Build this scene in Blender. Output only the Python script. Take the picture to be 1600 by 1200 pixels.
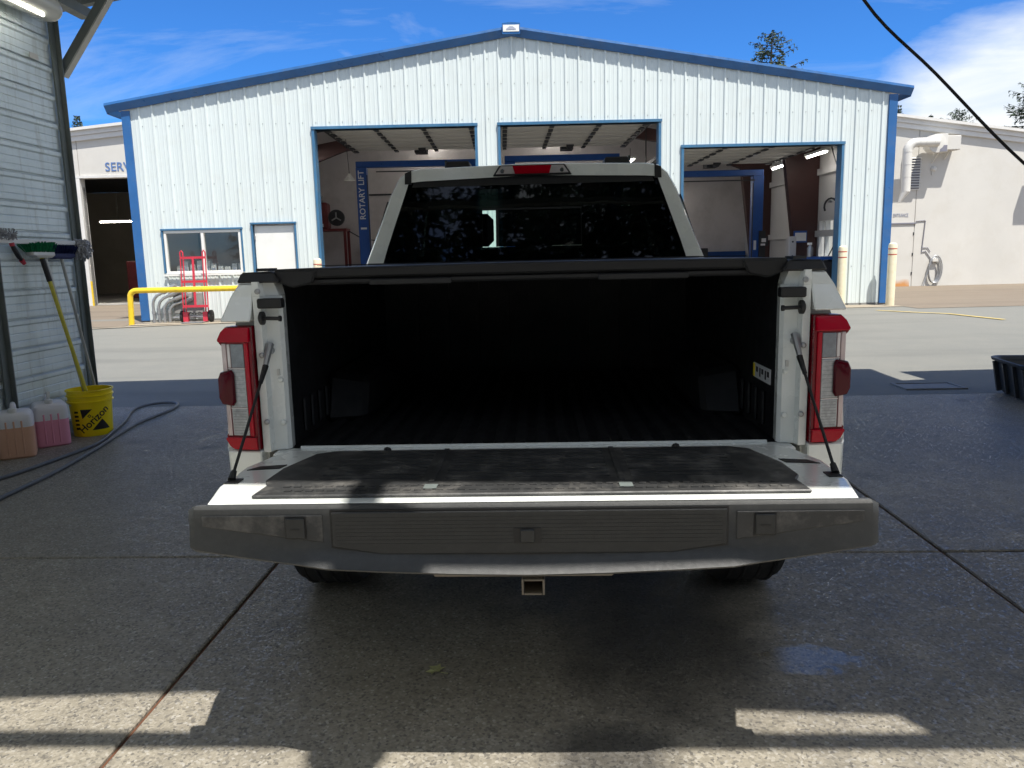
import bpy, bmesh, math, random
from math import radians, sin, cos, pi, atan2, sqrt
from mathutils import Vector, Matrix

# ------------------------------------------------------------------ camera, sky, sun, exposure
for o in list(bpy.data.objects): bpy.data.objects.remove(o)
S = bpy.context.scene
COL = S.collection
S.render.engine = 'CYCLES'
S.view_settings.view_transform = 'Standard'; S.view_settings.look = 'None'
S.view_settings.gamma = 1.0; S.view_settings.use_curve_mapping = False
S.view_settings.exposure = 1.3

cam_d = bpy.data.cameras.new('camera'); cam = bpy.data.objects.new('camera', cam_d); COL.objects.link(cam)
S.camera = cam
cam_d.sensor_width = 36.0; cam_d.lens = 36.0 * 1210.0 / 1600.0
cam_d.clip_start = 0.05; cam_d.clip_end = 2000
pit, rol, yaw = radians(9.24), radians(-1.36), radians(2.43)
fwd = Vector((-sin(yaw) * cos(pit), cos(yaw) * cos(pit), -sin(pit)))
rgt = Vector((cos(yaw), sin(yaw), 0)); dwn = fwd.cross(rgt)
r2 = rgt * cos(rol) - dwn * sin(rol); d2 = fwd.cross(r2)
M = Matrix((r2, -d2, -fwd)).transposed().to_4x4(); M.translation = (0, 0, 1.40)
cam.matrix_world = M

SUN_T = Vector((-0.27, 0.40, -1.0)).normalized()          # the way the sunlight travels
sun_d = bpy.data.lights.new('sun', 'SUN'); sun_d.energy = 2.9; sun_d.angle = radians(0.5); sun_d.color = (1.0, 0.955, 0.88)
sun = bpy.data.objects.new('sun', sun_d); COL.objects.link(sun)
sun.rotation_euler = SUN_T.to_track_quat('-Z', 'Y').to_euler()
sun.location = (0, 0, 60)

W = bpy.data.worlds.new('World'); S.world = W; W.use_nodes = True
nt = W.node_tree; N = nt.nodes; L = nt.links
for n in list(N): N.remove(n)
out = N.new('ShaderNodeOutputWorld')
sky = N.new('ShaderNodeTexSky'); sky.sky_type = 'NISHITA'; sky.sun_disc = False
sky.sun_elevation = math.asin(-SUN_T.z); sky.sun_rotation = atan2(-SUN_T.x, -SUN_T.y)
sky.air_density = 1.0; sky.dust_density = 0.0; sky.ozone_density = 3.0; sky.altitude = 1500
tint = N.new('ShaderNodeMix'); tint.data_type = 'RGBA'; tint.blend_type = 'MULTIPLY'
tint.inputs[0].default_value = 1.0; tint.inputs[7].default_value = (0.165, 0.40, 0.68, 1)
L.new(sky.outputs[0], tint.inputs[6])
bg = N.new('ShaderNodeBackground'); bg.inputs[1].default_value = 0.108; L.new(tint.outputs[2], bg.inputs[0])
bgc = N.new('ShaderNodeBackground'); bgc.inputs[0].default_value = (0.93, 0.96, 1.0, 1); bgc.inputs[1].default_value = 0.44
tc = N.new('ShaderNodeTexCoord'); sep = N.new('ShaderNodeSeparateXYZ'); L.new(tc.outputs['Generated'], sep.inputs[0])
def wm(op, a, b=None, clamp=False):
    n = N.new('ShaderNodeMath'); n.operation = op; n.use_clamp = clamp
    for i, v in enumerate((a, b)):
        if v is None: continue
        if isinstance(v, (int, float)): n.inputs[i].default_value = v
        else: L.new(v, n.inputs[i])
    return n.outputs[0]
zz = wm('ADD', wm('MAXIMUM', sep.outputs[2], 0.0), 0.16)
comb = N.new('ShaderNodeCombineXYZ')
L.new(wm('DIVIDE', sep.outputs[0], zz), comb.inputs[0]); L.new(wm('DIVIDE', sep.outputs[1], zz), comb.inputs[1])
cn = N.new('ShaderNodeTexNoise'); cn.inputs['Scale'].default_value = 0.85; cn.inputs['Detail'].default_value = 9; cn.inputs['Roughness'].default_value = 0.56
cn.inputs['Distortion'].default_value = 0.35
L.new(comb.outputs[0], cn.inputs['Vector'])
# cloud bank low in the east, unseen cover added behind for fill, wisps elsewhere
east = wm('SUBTRACT', wm('MULTIPLY', sep.outputs[0], 1.55), wm('MULTIPLY', sep.outputs[2], 1.3))
bias = wm('ADD', wm('MINIMUM', wm('MULTIPLY', wm('SUBTRACT', east, 0.33), 1.5), 0.20), 0.0)
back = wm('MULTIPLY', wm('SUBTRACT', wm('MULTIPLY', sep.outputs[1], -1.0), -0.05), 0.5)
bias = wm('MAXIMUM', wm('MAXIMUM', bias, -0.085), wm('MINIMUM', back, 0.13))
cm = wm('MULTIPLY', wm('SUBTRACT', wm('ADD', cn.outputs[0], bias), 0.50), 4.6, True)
mpw = N.new('ShaderNodeMapping'); mpw.inputs['Scale'].default_value = (0.55, 1.5, 1); mpw.inputs['Location'].default_value = (0.05, -0.1, 0); mpw.inputs['Rotation'].default_value = (0, 0, 0.25); L.new(comb.outputs[0], mpw.inputs[0])
cn2 = N.new('ShaderNodeTexNoise'); cn2.inputs['Scale'].default_value = 1.1; cn2.inputs['Detail'].default_value = 10; cn2.inputs['Roughness'].default_value = 0.62; cn2.inputs['Distortion'].default_value = 0.8; L.new(mpw.outputs[0], cn2.inputs['Vector'])
wisp = wm('MULTIPLY', wm('MULTIPLY', wm('SUBTRACT', cn2.outputs[0], 0.54), 4.0, True), 0.42)
cm = wm('MAXIMUM', cm, wisp)
cshade = N.new('ShaderNodeMix'); cshade.data_type = 'RGBA'; cshade.inputs[6].default_value = (0.92, 0.96, 1.0, 1); cshade.inputs[7].default_value = (0.58, 0.72, 0.90, 1)
L.new(wm('MULTIPLY', wm('SUBTRACT', cn2.outputs[0], 0.42), 3.2, True), cshade.inputs[0]); L.new(cshade.outputs[2], bgc.inputs[0])
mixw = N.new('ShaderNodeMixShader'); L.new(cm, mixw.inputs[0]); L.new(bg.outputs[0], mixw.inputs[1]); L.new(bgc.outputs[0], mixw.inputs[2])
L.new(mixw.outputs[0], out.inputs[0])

# ------------------------------------------------------------------ materials
def lin(r, g, b):
    f = lambda c: (c / 255 / 12.92) if c <= 10 else ((c / 255 + 0.055) / 1.055) ** 2.4
    return (f(r), f(g), f(b))
class MT:
    """small node helper"""
    def __init__(s, name):
        s.m = bpy.data.materials.new(name); s.m.use_nodes = True
        s.nt = s.m.node_tree; s.N = s.nt.nodes; s.L = s.nt.links
        s.b = s.N['Principled BSDF']; s.tc = None
    def coord(s, kind='Object', scale=None):
        if s.tc is None: s.tc = s.N.new('ShaderNodeTexCoord')
        o = s.tc.outputs[kind]
        if scale:
            mp = s.N.new('ShaderNodeMapping'); mp.inputs['Scale'].default_value = scale; s.L.new(o, mp.inputs[0]); o = mp.outputs[0]
        return o
    def pos(s):
        return s.N.new('ShaderNodeNewGeometry').outputs['Position']
    def noise(s, scale, detail=4, rough=0.55, vec=None, dist=0):
        n = s.N.new('ShaderNodeTexNoise'); n.inputs['Scale'].default_value = scale; n.inputs['Detail'].default_value = detail
        n.inputs['Roughness'].default_value = rough; n.inputs['Distortion'].default_value = dist
        s.L.new(vec if vec is not None else s.coord(), n.inputs['Vector']); return n.outputs[0]
    def voro(s, scale, vec=None, feature='F1', out=0):
        n = s.N.new('ShaderNodeTexVoronoi'); n.inputs['Scale'].default_value = scale; n.feature = feature
        s.L.new(vec if vec is not None else s.coord(), n.inputs['Vector']); return n.outputs[out]
    def ramp(s, fac, stops):
        r = s.N.new('ShaderNodeValToRGB'); e = r.color_ramp.elements
        while len(e) < len(stops): e.new(0.5)
        for i, (p, c) in enumerate(stops):
            e[i].position = p; e[i].color = (c, c, c, 1) if isinstance(c, (int, float)) else tuple(c) + (1,)
        s.L.new(fac, r.inputs[0]); return r.outputs[0]
    def mix(s, fac, a, b, mode='MIX'):
        n = s.N.new('ShaderNodeMix'); n.data_type = 'RGBA'; n.blend_type = mode
        for i, v in ((0, fac), (6, a), (7, b)):
            sock = n.inputs[i]
            if isinstance(v, (int, float)): sock.default_value = v if i == 0 else (v, v, v, 1)
            elif isinstance(v, tuple): sock.default_value = v + (1,)
            else: s.L.new(v, sock)
        return n.outputs[2]
    def math(s, op, a, b=0.0, clamp=False):
        n = s.N.new('ShaderNodeMath'); n.operation = op; n.use_clamp = clamp
        for i, v in enumerate((a, b)):
            if isinstance(v, (int, float)): n.inputs[i].default_value = v
            else: s.L.new(v, n.inputs[i])
        return n.outputs[0]
    def set(s, key, v):
        if isinstance(v, (int, float)): s.b.inputs[key].default_value = v
        elif isinstance(v, tuple): s.b.inputs[key].default_value = v + (1,) if len(v) == 3 else v
        else: s.L.new(v, s.b.inputs[key])
        return s
    def bump(s, h, strength=0.3, dist=0.01):
        n = s.N.new('ShaderNodeBump'); n.inputs['Strength'].default_value = strength; n.inputs['Distance'].default_value = dist
        s.L.new(h, n.inputs['Height']); s.L.new(n.outputs[0], s.b.inputs['Normal']); return s

def paint(name, col, rough=0.45, var=0.12, scale=3.0, metallic=0.0, coat=0.0, dirt=None, dirt_amt=0.0, bump=0.0, bscale=60):
    m = MT(name); p = m.pos()
    n = m.noise(scale, 5, 0.6, p)
    c = m.mix(m.ramp(n, [(0.3, 0.0), (0.75, 1.0)]), tuple(x * (1 - var) for x in col), tuple(min(1, x * (1 + var * 0.5)) for x in col))
    if dirt:
        g = m.noise(scale * 2.3, 7, 0.7, p); c = m.mix(m.math('MULTIPLY', m.ramp(g, [(0.48, 0.0), (0.72, 1.0)]), dirt_amt), c, dirt)
    m.set('Base Color', c).set('Metallic', metallic)
    m.set('Roughness', m.ramp(m.noise(scale * 4, 4, 0.6, p), [(0.3, max(0.03, rough - 0.08)), (0.7, min(1, rough + 0.08))]))
    if coat: m.set('Coat Weight', coat).set('Coat Roughness', 0.05)
    if bump: m.bump(m.noise(bscale, 3, 0.6, p), bump, 0.004)
    return m.m
def emit(name, col, st):
    m = MT(name); m.set('Base Color', (0.8, 0.8, 0.8)).set('Emission Color', col).set('Emission Strength', st); return m.m
def glass(name, tint, refl_ior=1.5, rough=0.0, haze=0.0):
    m = MT(name); N_, L_ = m.N, m.L
    tr = N_.new('ShaderNodeBsdfTransparent'); tr.inputs[0].default_value = tint + (1,)
    gl = N_.new('ShaderNodeBsdfGlossy'); gl.inputs['Roughness'].default_value = rough
    fr = N_.new('ShaderNodeFresnel'); bf = N_.new('ShaderNodeNewGeometry').outputs['Backfacing']
    L_.new(m.math('ADD', refl_ior, m.math('MULTIPLY', bf, 1.0 / refl_ior - refl_ior)), fr.inputs[0])       # the same reflectance from both sides of a thin pane
    mx = N_.new('ShaderNodeMixShader'); L_.new(fr.outputs[0], mx.inputs[0]); L_.new(tr.outputs[0], mx.inputs[1]); L_.new(gl.outputs[0], mx.inputs[2])
    bp = N_.new('ShaderNodeBump'); bp.inputs['Strength'].default_value = 0.05; bp.inputs['Distance'].default_value = 0.02
    L_.new(m.noise(3.0, 2, 0.5, m.pos()), bp.inputs['Height']); L_.new(bp.outputs[0], gl.inputs['Normal'])
    o = [n for n in N_ if n.type == 'OUTPUT_MATERIAL'][0]; L_.new(mx.outputs[0], o.inputs[0]); return m.m

def lampred(name, col):
    m = MT(name); p = m.pos(); n = m.noise(25, 3, 0.5, p)
    m.set('Base Color', m.mix(n, tuple(c * 0.75 for c in col), col)).set('Roughness', 0.12).set('Specular IOR Level', 0.3); return m.m
def mat_panel():
    m = MT('white_metal_panel'); p = m.pos()
    streak = m.noise(1.0, 5, 0.6, m.N.new('ShaderNodeMapping').outputs[0])
    mp = [n for n in m.N if n.type == 'MAPPING'][0]; mp.inputs['Scale'].default_value = (6, 6, 0.35); m.L.new(p, mp.inputs[0])
    c = m.mix(m.ramp(streak, [(0.35, 0.0), (0.8, 1.0)]), (0.655, 0.715, 0.71), (0.595, 0.65, 0.645))
    g = m.noise(2.2, 8, 0.7, p); c = m.mix(m.math('MULTIPLY', m.ramp(g, [(0.52, 0.0), (0.8, 1.0)]), 0.3), c, (0.52, 0.52, 0.47))
    m.set('Base Color', c).set('Roughness', 0.38).set('Metallic', 0.0); m.bump(m.noise(1.6, 2, 0.5, p), 0.12, 0.03); return m.m
def mat_siding():
    m = MT('weathered_grey_siding'); p = m.pos()
    mp = m.N.new('ShaderNodeMapping'); mp.inputs['Scale'].default_value = (3, 1.2, 3); m.L.new(p, mp.inputs[0])
    g = m.noise(1.6, 8, 0.7, mp.outputs[0]); c = m.mix(m.ramp(g, [(0.35, 0.0), (0.75, 1.0)]), (0.78, 0.86, 0.87), (0.64, 0.72, 0.73))
    mp2 = m.N.new('ShaderNodeMapping'); mp2.inputs['Scale'].default_value = (2, 9, 0.7); m.L.new(p, mp2.inputs[0])
    d = m.noise(1.4, 7, 0.75, mp2.outputs[0]); c = m.mix(m.math('MULTIPLY', m.ramp(d, [(0.5, 0.0), (0.75, 1.0)]), 0.55), c, (0.30, 0.29, 0.22))
    m.set('Base Color', c).set('Roughness', 0.5).set('Metallic', 0.25); m.bump(m.noise(3, 3, 0.5, p), 0.15, 0.02); return m.m
def mat_slab():
    m = MT('exposed_aggregate_concrete'); p = m.pos()
    v = m.voro(120, p, out=1)
    big = m.noise(0.9, 6, 0.62, p); fine = m.noise(38, 4, 0.6, p)
    base = m.mix(m.ramp(big, [(0.3, 0.0), (0.72, 1.0)]), (0.29, 0.262, 0.205), (0.215, 0.195, 0.157))
    sepc = m.N.new('ShaderNodeSeparateColor'); m.L.new(v, sepc.inputs[0])
    base = m.mix(m.ramp(sepc.outputs[0], [(0.0, 0.0), (0.55, 0.35), (1.0, 1.0)]), base, m.mix(0.5, base, (0.47, 0.43, 0.36)))
    base = m.mix(m.ramp(sepc.outputs[1], [(0.72, 0.0), (0.92, 0.6)]), base, (0.06, 0.06, 0.062)); base = m.mix(m.ramp(sepc.outputs[2], [(0.87, 0.0), (0.95, 0.6)]), base, (0.52, 0.49, 0.43))
    base = m.mix(m.ramp(fine, [(0.45, 0.0), (0.8, 0.55)]), base, (0.16, 0.14, 0.11))
    # damp ground round the truck's right rear, left over from washing
    sx = m.N.new('ShaderNodeSeparateXYZ'); m.L.new(p, sx.inputs[0])
    def blob(x, y, rx, ry):
        a = m.math('DIVIDE', m.math('SUBTRACT', sx.outputs[0], x), rx); b = m.math('DIVIDE', m.math('SUBTRACT', sx.outputs[1], y), ry)
        return m.math('SUBTRACT', 1.0, m.math('ADD', m.math('MULTIPLY', a, a), m.math('MULTIPLY', b, b)))
    w = m.math('MAXIMUM', blob(0.42, 2.75, 0.45, 0.80), blob(0.1, 3.8, 1.25, 1.1)); w = m.math('MAXIMUM', w, blob(0.20, 2.02, 0.26, 0.20))
    w = m.math('MAXIMUM', w, m.math('MULTIPLY', blob(2.2, 3.0, 2.0, 1.6), 0.55)); w = m.math('MAXIMUM', w, m.math('MULTIPLY', blob(3.0, 5.6, 1.6, 1.7), 0.5))
    w = m.math('ADD', w, m.math('MULTIPLY', m.math('SUBTRACT', m.noise(3.2, 7, 0.65, p), 0.5), 1.7))
    wet = m.ramp(w, [(0.05, 0.0), (0.85, 1.0)])
    pud = m.math('ADD', blob(0.89, 2.54, 0.21, 0.105), m.math('MULTIPLY', m.math('SUBTRACT', m.noise(13, 6, 0.75, p, 1.2), 0.5), 4.2))
    pud = m.ramp(pud, [(0.10, 0.0), (0.60, 1.0)])
    base = m.mix(wet, base, m.mix(1.0, base, (0.36, 0.37, 0.40), 'MULTIPLY'))
    stain = m.noise(0.55, 5, 0.6, p, 0.6); base = m.mix(m.ramp(stain, [(0.52, 0.0), (0.7, 0.45)]), base, (0.12, 0.11, 0.095))
    mott = m.noise(4.5, 7, 0.7, p, 0.4); base = m.mix(m.ramp(mott, [(0.38, 0.45), (0.62, 0.0)]), base, m.mix(1.0, base, (0.62, 0.62, 0.63), 'MULTIPLY'))
    drip = m.voro(1.3, p); base = m.mix(m.ramp(m.math('ADD', drip, m.math('MULTIPLY', m.math('SUBTRACT', m.noise(6, 5, 0.7, p), 0.5), 0.25)), [(0.06, 0.55), (0.15, 0.0)]), base, (0.05, 0.048, 0.045))
    m.set('Base Color', base)
    r = m.mix(wet, m.ramp(sepc.outputs[2], [(0.0, 0.55), (0.80, 0.68), (0.98, 0.2)]), m.ramp(sepc.outputs[2], [(0.0, 0.46), (0.75, 0.58), (0.97, 0.12)]))
    r = m.mix(pud, r, 0.06); m.set('Roughness', r).set('Specular IOR Level', m.math('ADD', 0.55, m.math('MULTIPLY', pud, 0.45)))
    bh = m.math('ADD', m.math('MULTIPLY', m.noise(210, 2, 0.5, p), 0.9), m.math('MULTIPLY', fine, 0.5))
    m.bump(bh, 0.35, 0.003); return m.m
def mat_asphalt(name, a, b, fleck):
    m = MT(name); p = m.pos()
    big = m.noise(0.16, 7, 0.62, p); mid = m.noise(2.2, 6, 0.65, p)
    mp = m.N.new('ShaderNodeMapping'); mp.inputs['Scale'].default_value = (0.25, 1.6, 1); m.L.new(p, mp.inputs[0])
    tr = m.noise(0.7, 5, 0.6, mp.outputs[0])
    c = m.mix(m.ramp(big, [(0.35, 0.0), (0.68, 1.0)]), a, b); c = m.mix(m.math('MULTIPLY', m.ramp(mid, [(0.42, 0.0), (0.75, 1.0)]), 0.5), c, fleck)
    c = m.mix(m.math('MULTIPLY', m.ramp(tr, [(0.5, 0.0), (0.68, 1.0)]), 0.45), c, tuple(x * 0.62 for x in a))
    g = m.noise(90, 3, 0.7, p); c = m.mix(m.ramp(g, [(0.35, 0.0), (0.7, 0.5)]), c, tuple(x * 0.6 for x in a))
    m.set('Base Color', c).set('Roughness', 0.85); m.bump(g, 0.4, 0.006); return m.m
def mat_rust():
    m = MT('rust_stained_stucco'); p = m.pos(); sx = m.N.new('ShaderNodeSeparateXYZ'); m.L.new(p, sx.inputs[0])
    h = m.math('ADD', m.math('MULTIPLY', m.math('SUBTRACT', sx.outputs[2], 0.10), 3.6), m.math('MULTIPLY', m.math('SUBTRACT', m.noise(2.5, 6, 0.7, p), 0.5), 1.1))
    m.set('Base Color', m.mix(m.ramp(h, [(0.25, 0.0), (0.9, 1.0)]), (0.55, 0.26, 0.09), (0.60, 0.585, 0.545))).set('Roughness', 0.85); return m.m
def mat_needles(name, a, b):
    m = MT(name); m.set('Base Color', m.mix(m.ramp(m.noise(0.9, 4, 0.6, m.pos()), [(0.3, 0.0), (0.7, 1.0)]), a, b)).set('Roughness', 0.7)
    return m.m
def trans(name, col, rough=0.35, amt=0.5):
    m = MT(name); N_, L_ = m.N, m.L
    m.set('Base Color', m.mix(m.noise(5, 3, 0.5, m.pos()), tuple(c * 0.9 for c in col), col)).set('Roughness', rough)
    t = N_.new('ShaderNodeBsdfTranslucent'); t.inputs[0].default_value = col + (1,)
    mx = N_.new('ShaderNodeMixShader'); mx.inputs[0].default_value = amt
    o = [n for n in N_ if n.type == 'OUTPUT_MATERIAL'][0]
    L_.new(m.b.outputs[0], mx.inputs[1]); L_.new(t.outputs[0], mx.inputs[2]); L_.new(mx.outputs[0], o.inputs[0]); return m.m

K = dict(
    panel=mat_panel(), siding=mat_siding(), slab=mat_slab(),
    asphalt=mat_asphalt('sun_bleached_asphalt', (0.192, 0.193, 0.172), (0.228, 0.224, 0.195), (0.25, 0.24, 0.205)),
    yard=mat_asphalt('brown_worn_paving', (0.205, 0.163, 0.118), (0.235, 0.19, 0.137), (0.26, 0.22, 0.165)),
    apron=mat_asphalt('pale_concrete_apron', (0.34, 0.29, 0.215), (0.39, 0.335, 0.255), (0.28, 0.235, 0.18)),
    blue=paint('blue_trim_paint', (0.026, 0.125, 0.34), 0.35, 0.18, 2.0, dirt=(0.10, 0.14, 0.22), dirt_amt=0.3),
    bluegrey=paint('faded_blue_trim_paint', (0.055, 0.165, 0.30), 0.4, 0.18, 2.0, dirt=(0.14, 0.2, 0.24), dirt_amt=0.4),
    white=paint('white_paint', (0.78, 0.78, 0.75), 0.4, 0.06),
    stucco=paint('warm_white_stucco', (0.60, 0.585, 0.545), 0.85, 0.08, 0.7, dirt=(0.50, 0.47, 0.41), dirt_amt=0.35, bump=0.25, bscale=22),
    coping=paint('white_coping', (0.68, 0.67, 0.64), 0.5, 0.07, 1.2, dirt=(0.50, 0.46, 0.40), dirt_amt=0.25),
    truck=paint('white_truck_paint', (0.79, 0.82, 0.79), 0.28, 0.03, 2.0, coat=0.8, dirt=(0.58, 0.57, 0.52), dirt_amt=0.12),
    blackp=paint('black_textured_plastic', (0.012, 0.0125, 0.014), 0.55, 0.2, 6, bump=0.2, bscale=400),
    flap=paint('charcoal_step_plastic', (0.027, 0.028, 0.028), 0.5, 0.15, 22, dirt=(0.055, 0.054, 0.052), dirt_amt=0.3, bump=0.2, bscale=500),
    spoiler=paint('dusty_charcoal_plastic', (0.042, 0.044, 0.045), 0.45, 0.15, 26, dirt=(0.085, 0.083, 0.08), dirt_amt=0.3, bump=0.25, bscale=500),
    mat=paint('dusty_black_tailgate_mat', (0.038, 0.039, 0.040), 0.5, 0.3, 5, dirt=(0.20, 0.19, 0.175), dirt_amt=0.6, bump=0.15, bscale=300),
    liner=paint('black_bed_liner', (0.0035, 0.004, 0.0055), 0.65, 0.3, 4, dirt=(0.012, 0.012, 0.012), dirt_amt=0.4, bump=0.3, bscale=200),
    vinyl=paint('black_vinyl', (0.007, 0.0075, 0.009), 0.5, 0.2, 5, bump=0.1, bscale=300),
    rubber=paint('tyre_rubber', (0.016, 0.016, 0.017), 0.75, 0.2, 9, dirt=(0.05, 0.047, 0.042), dirt_amt=0.4),
    chrome=paint('chrome', (0.75, 0.75, 0.76), 0.15, 0.03, 4, metallic=1.0),
    steel=paint('galvanised_steel', (0.42, 0.43, 0.44), 0.42, 0.15, 8, metallic=0.7),
    dustysteel=paint('dusty_brown_steel', (0.26, 0.23, 0.19), 0.6, 0.2, 20),
    greysteel=paint('dull_grey_steel', (0.15, 0.175, 0.17), 0.55, 0.2, 3, dirt=(0.22, 0.20, 0.17), dirt_amt=0.3),
    darksteel=paint('dark_steel', (0.045, 0.047, 0.05), 0.5, 0.2, 6, metallic=0.3),
    maroon=paint('maroon_steel_primer', (0.055, 0.020, 0.018), 0.55, 0.15, 2),
    liftblue=paint('lift_blue_paint', (0.012, 0.075, 0.30), 0.35, 0.15, 3),
    rackred=paint('red_enamel', (0.55, 0.035, 0.06), 0.35, 0.12, 5),
    darkred=paint('dull_red_enamel', (0.16, 0.022, 0.024), 0.45, 0.2, 5),
    yellow=paint('safety_yellow_paint', (0.82, 0.56, 0.025), 0.4, 0.1, 5, dirt=(0.30, 0.20, 0.05), dirt_amt=0.4),
    yellowp=paint('yellow_bucket_plastic', (1.0, 0.76, 0.0), 0.35, 0.05, 5),
    yellowpole=paint('yellow_fibreglass', (0.62, 0.55, 0.06), 0.4, 0.1, 8),
    cream=paint('cream_bollard_sleeve', (0.80, 0.72, 0.52), 0.5, 0.08, 4, dirt=(0.62, 0.45, 0.20), dirt_amt=0.35),
    stripe=paint('red_stripe', (0.50, 0.10, 0.07), 0.5, 0.1),
    linepaint=paint('faded_yellow_line', (0.60, 0.46, 0.16), 0.8, 0.25, 8),
    ink=paint('black_ink', (0.012, 0.012, 0.013), 0.5, 0.1), whiteink=paint('white_ink', (0.68, 0.68, 0.68), 0.5, 0.05),
    blueink=paint('blue_lettering', (0.10, 0.19, 0.42), 0.5, 0.08), greyink=paint('faded_blue_grey_lettering', (0.36, 0.38, 0.46), 0.6, 0.15),
    inwall=paint('interior_wall_board', (0.66, 0.62, 0.61), 0.7, 0.1, 0.6, dirt=(0.33, 0.31, 0.29), dirt_amt=0.4),
    insul=paint('white_insulation_facing', (0.58, 0.57, 0.56), 0.55, 0.1, 1.0),
    doorpan=paint('raised_door_panel', (0.52, 0.50, 0.47), 0.45, 0.1, 1.5),
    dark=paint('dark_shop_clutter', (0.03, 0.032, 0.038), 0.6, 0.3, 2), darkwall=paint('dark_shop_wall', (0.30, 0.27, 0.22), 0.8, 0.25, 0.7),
    floorin=paint('shop_floor_concrete', (0.33, 0.32, 0.30), 0.5, 0.2, 0.8, dirt=(0.10, 0.09, 0.08), dirt_amt=0.5),
    midred=lampred('tail_lamp_dark_red', (0.20, 0.0, 0.008)), red=lampred('tail_lamp_red', (0.43, 0.0, 0.016)), deepred=lampred('tail_lamp_smoked_red', (0.085, 0.0, 0.008)),
    lenslight=paint('tail_lamp_pale_grey', (0.37, 0.385, 0.40), 0.15, 0.3, 70, metallic=0.2, coat=0.6),
    edgelens=paint('pink_clear_lens_edge', (0.52, 0.42, 0.42), 0.1, 0.1, 20, metallic=0.2, coat=1.0),
    lens=paint('tail_lamp_clear_grey', (0.20, 0.22, 0.25), 0.15, 0.25, 60, metallic=0.2, coat=0.6), lensw=paint('clear_lens_edge', (0.62, 0.58, 0.58), 0.1, 0.1, 20, metallic=0.2, coat=1.0),
    winglass=glass('window_glass', (0.86, 0.88, 0.88)), tint=glass('privacy_glass', (0.07, 0.085, 0.085), 1.47, 0.02), clear=glass('windscreen_glass', (0.62, 0.82, 0.74)),
    seat=paint('black_seat_cloth', (0.02, 0.02, 0.022), 0.9, 0.2, 9), headliner=paint('grey_headliner', (0.07, 0.07, 0.072), 0.9, 0.1),
    jug=trans('milky_polythene', (0.92, 0.91, 0.94), 0.35, 0.12), pink=trans('pink_liquid_in_polythene', (0.96, 0.40, 0.56), 0.3, 0.12), orange=trans('orange_liquid_in_polythene', (0.86, 0.50, 0.34), 0.3, 0.12),
    hose=paint('grey_rubber_hose', (0.13, 0.14, 0.15), 0.5, 0.15, 9), greenb=paint('green_bristles', (0.01, 0.25, 0.10), 0.7, 0.3, 40), blueb=paint('navy_bristles', (0.008, 0.018, 0.10), 0.7, 0.3, 40),
    mopgrey=paint('grey_mop_yarn', (0.40, 0.41, 0.44), 0.9, 0.3, 50), alu=paint('dull_aluminium', (0.46, 0.46, 0.44), 0.4, 0.1, 9, metallic=0.6),
    wood=paint('wooden_pole', (0.33, 0.24, 0.15), 0.6, 0.2, 8), tub=paint('black_tub_plastic', (0.055, 0.06, 0.066), 0.45, 0.15, 6),
    lamp=emit('lit_fluorescent_tube', (1.0, 0.95, 0.88), 11.0), lamp2=emit('dim_fluorescent_tube', (1.0, 0.92, 0.78), 28.0),
    lamp3=emit('faint_fluorescent_tube', (1.0, 0.96, 0.84), 6.0), fixture=paint('milky_lamp_cover', (0.66, 0.66, 0.60), 0.2, 0.05), roofm=paint('canopy_roof_sheet', (0.72, 0.73, 0.71), 0.5, 0.15, 1.2),
    bark=paint('grey_brown_bark', (0.10, 0.075, 0.055), 0.9, 0.3, 3), needles=mat_needles('fir_needles', (0.035, 0.060, 0.030), (0.075, 0.105, 0.05)),
    leafm=paint('dry_yellow_green_leaf', (0.42, 0.42, 0.20), 0.7, 0.3, 30), rust=mat_rust(),
    cardboard=paint('white_cartons', (0.60, 0.60, 0.57), 0.7, 0.1, 4), duct=paint('white_duct_paint', (0.66, 0.645, 0.60), 0.4, 0.06, 4), shade=paint('dark_louvre', (0.20, 0.20, 0.24), 0.6, 0.1),
    caulk=paint('rusty_joint_filler', (0.13, 0.055, 0.028), 0.85, 0.4, 6), drain=paint('drain_cover_concrete', (0.27, 0.27, 0.26), 0.8, 0.2, 6),
)

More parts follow.
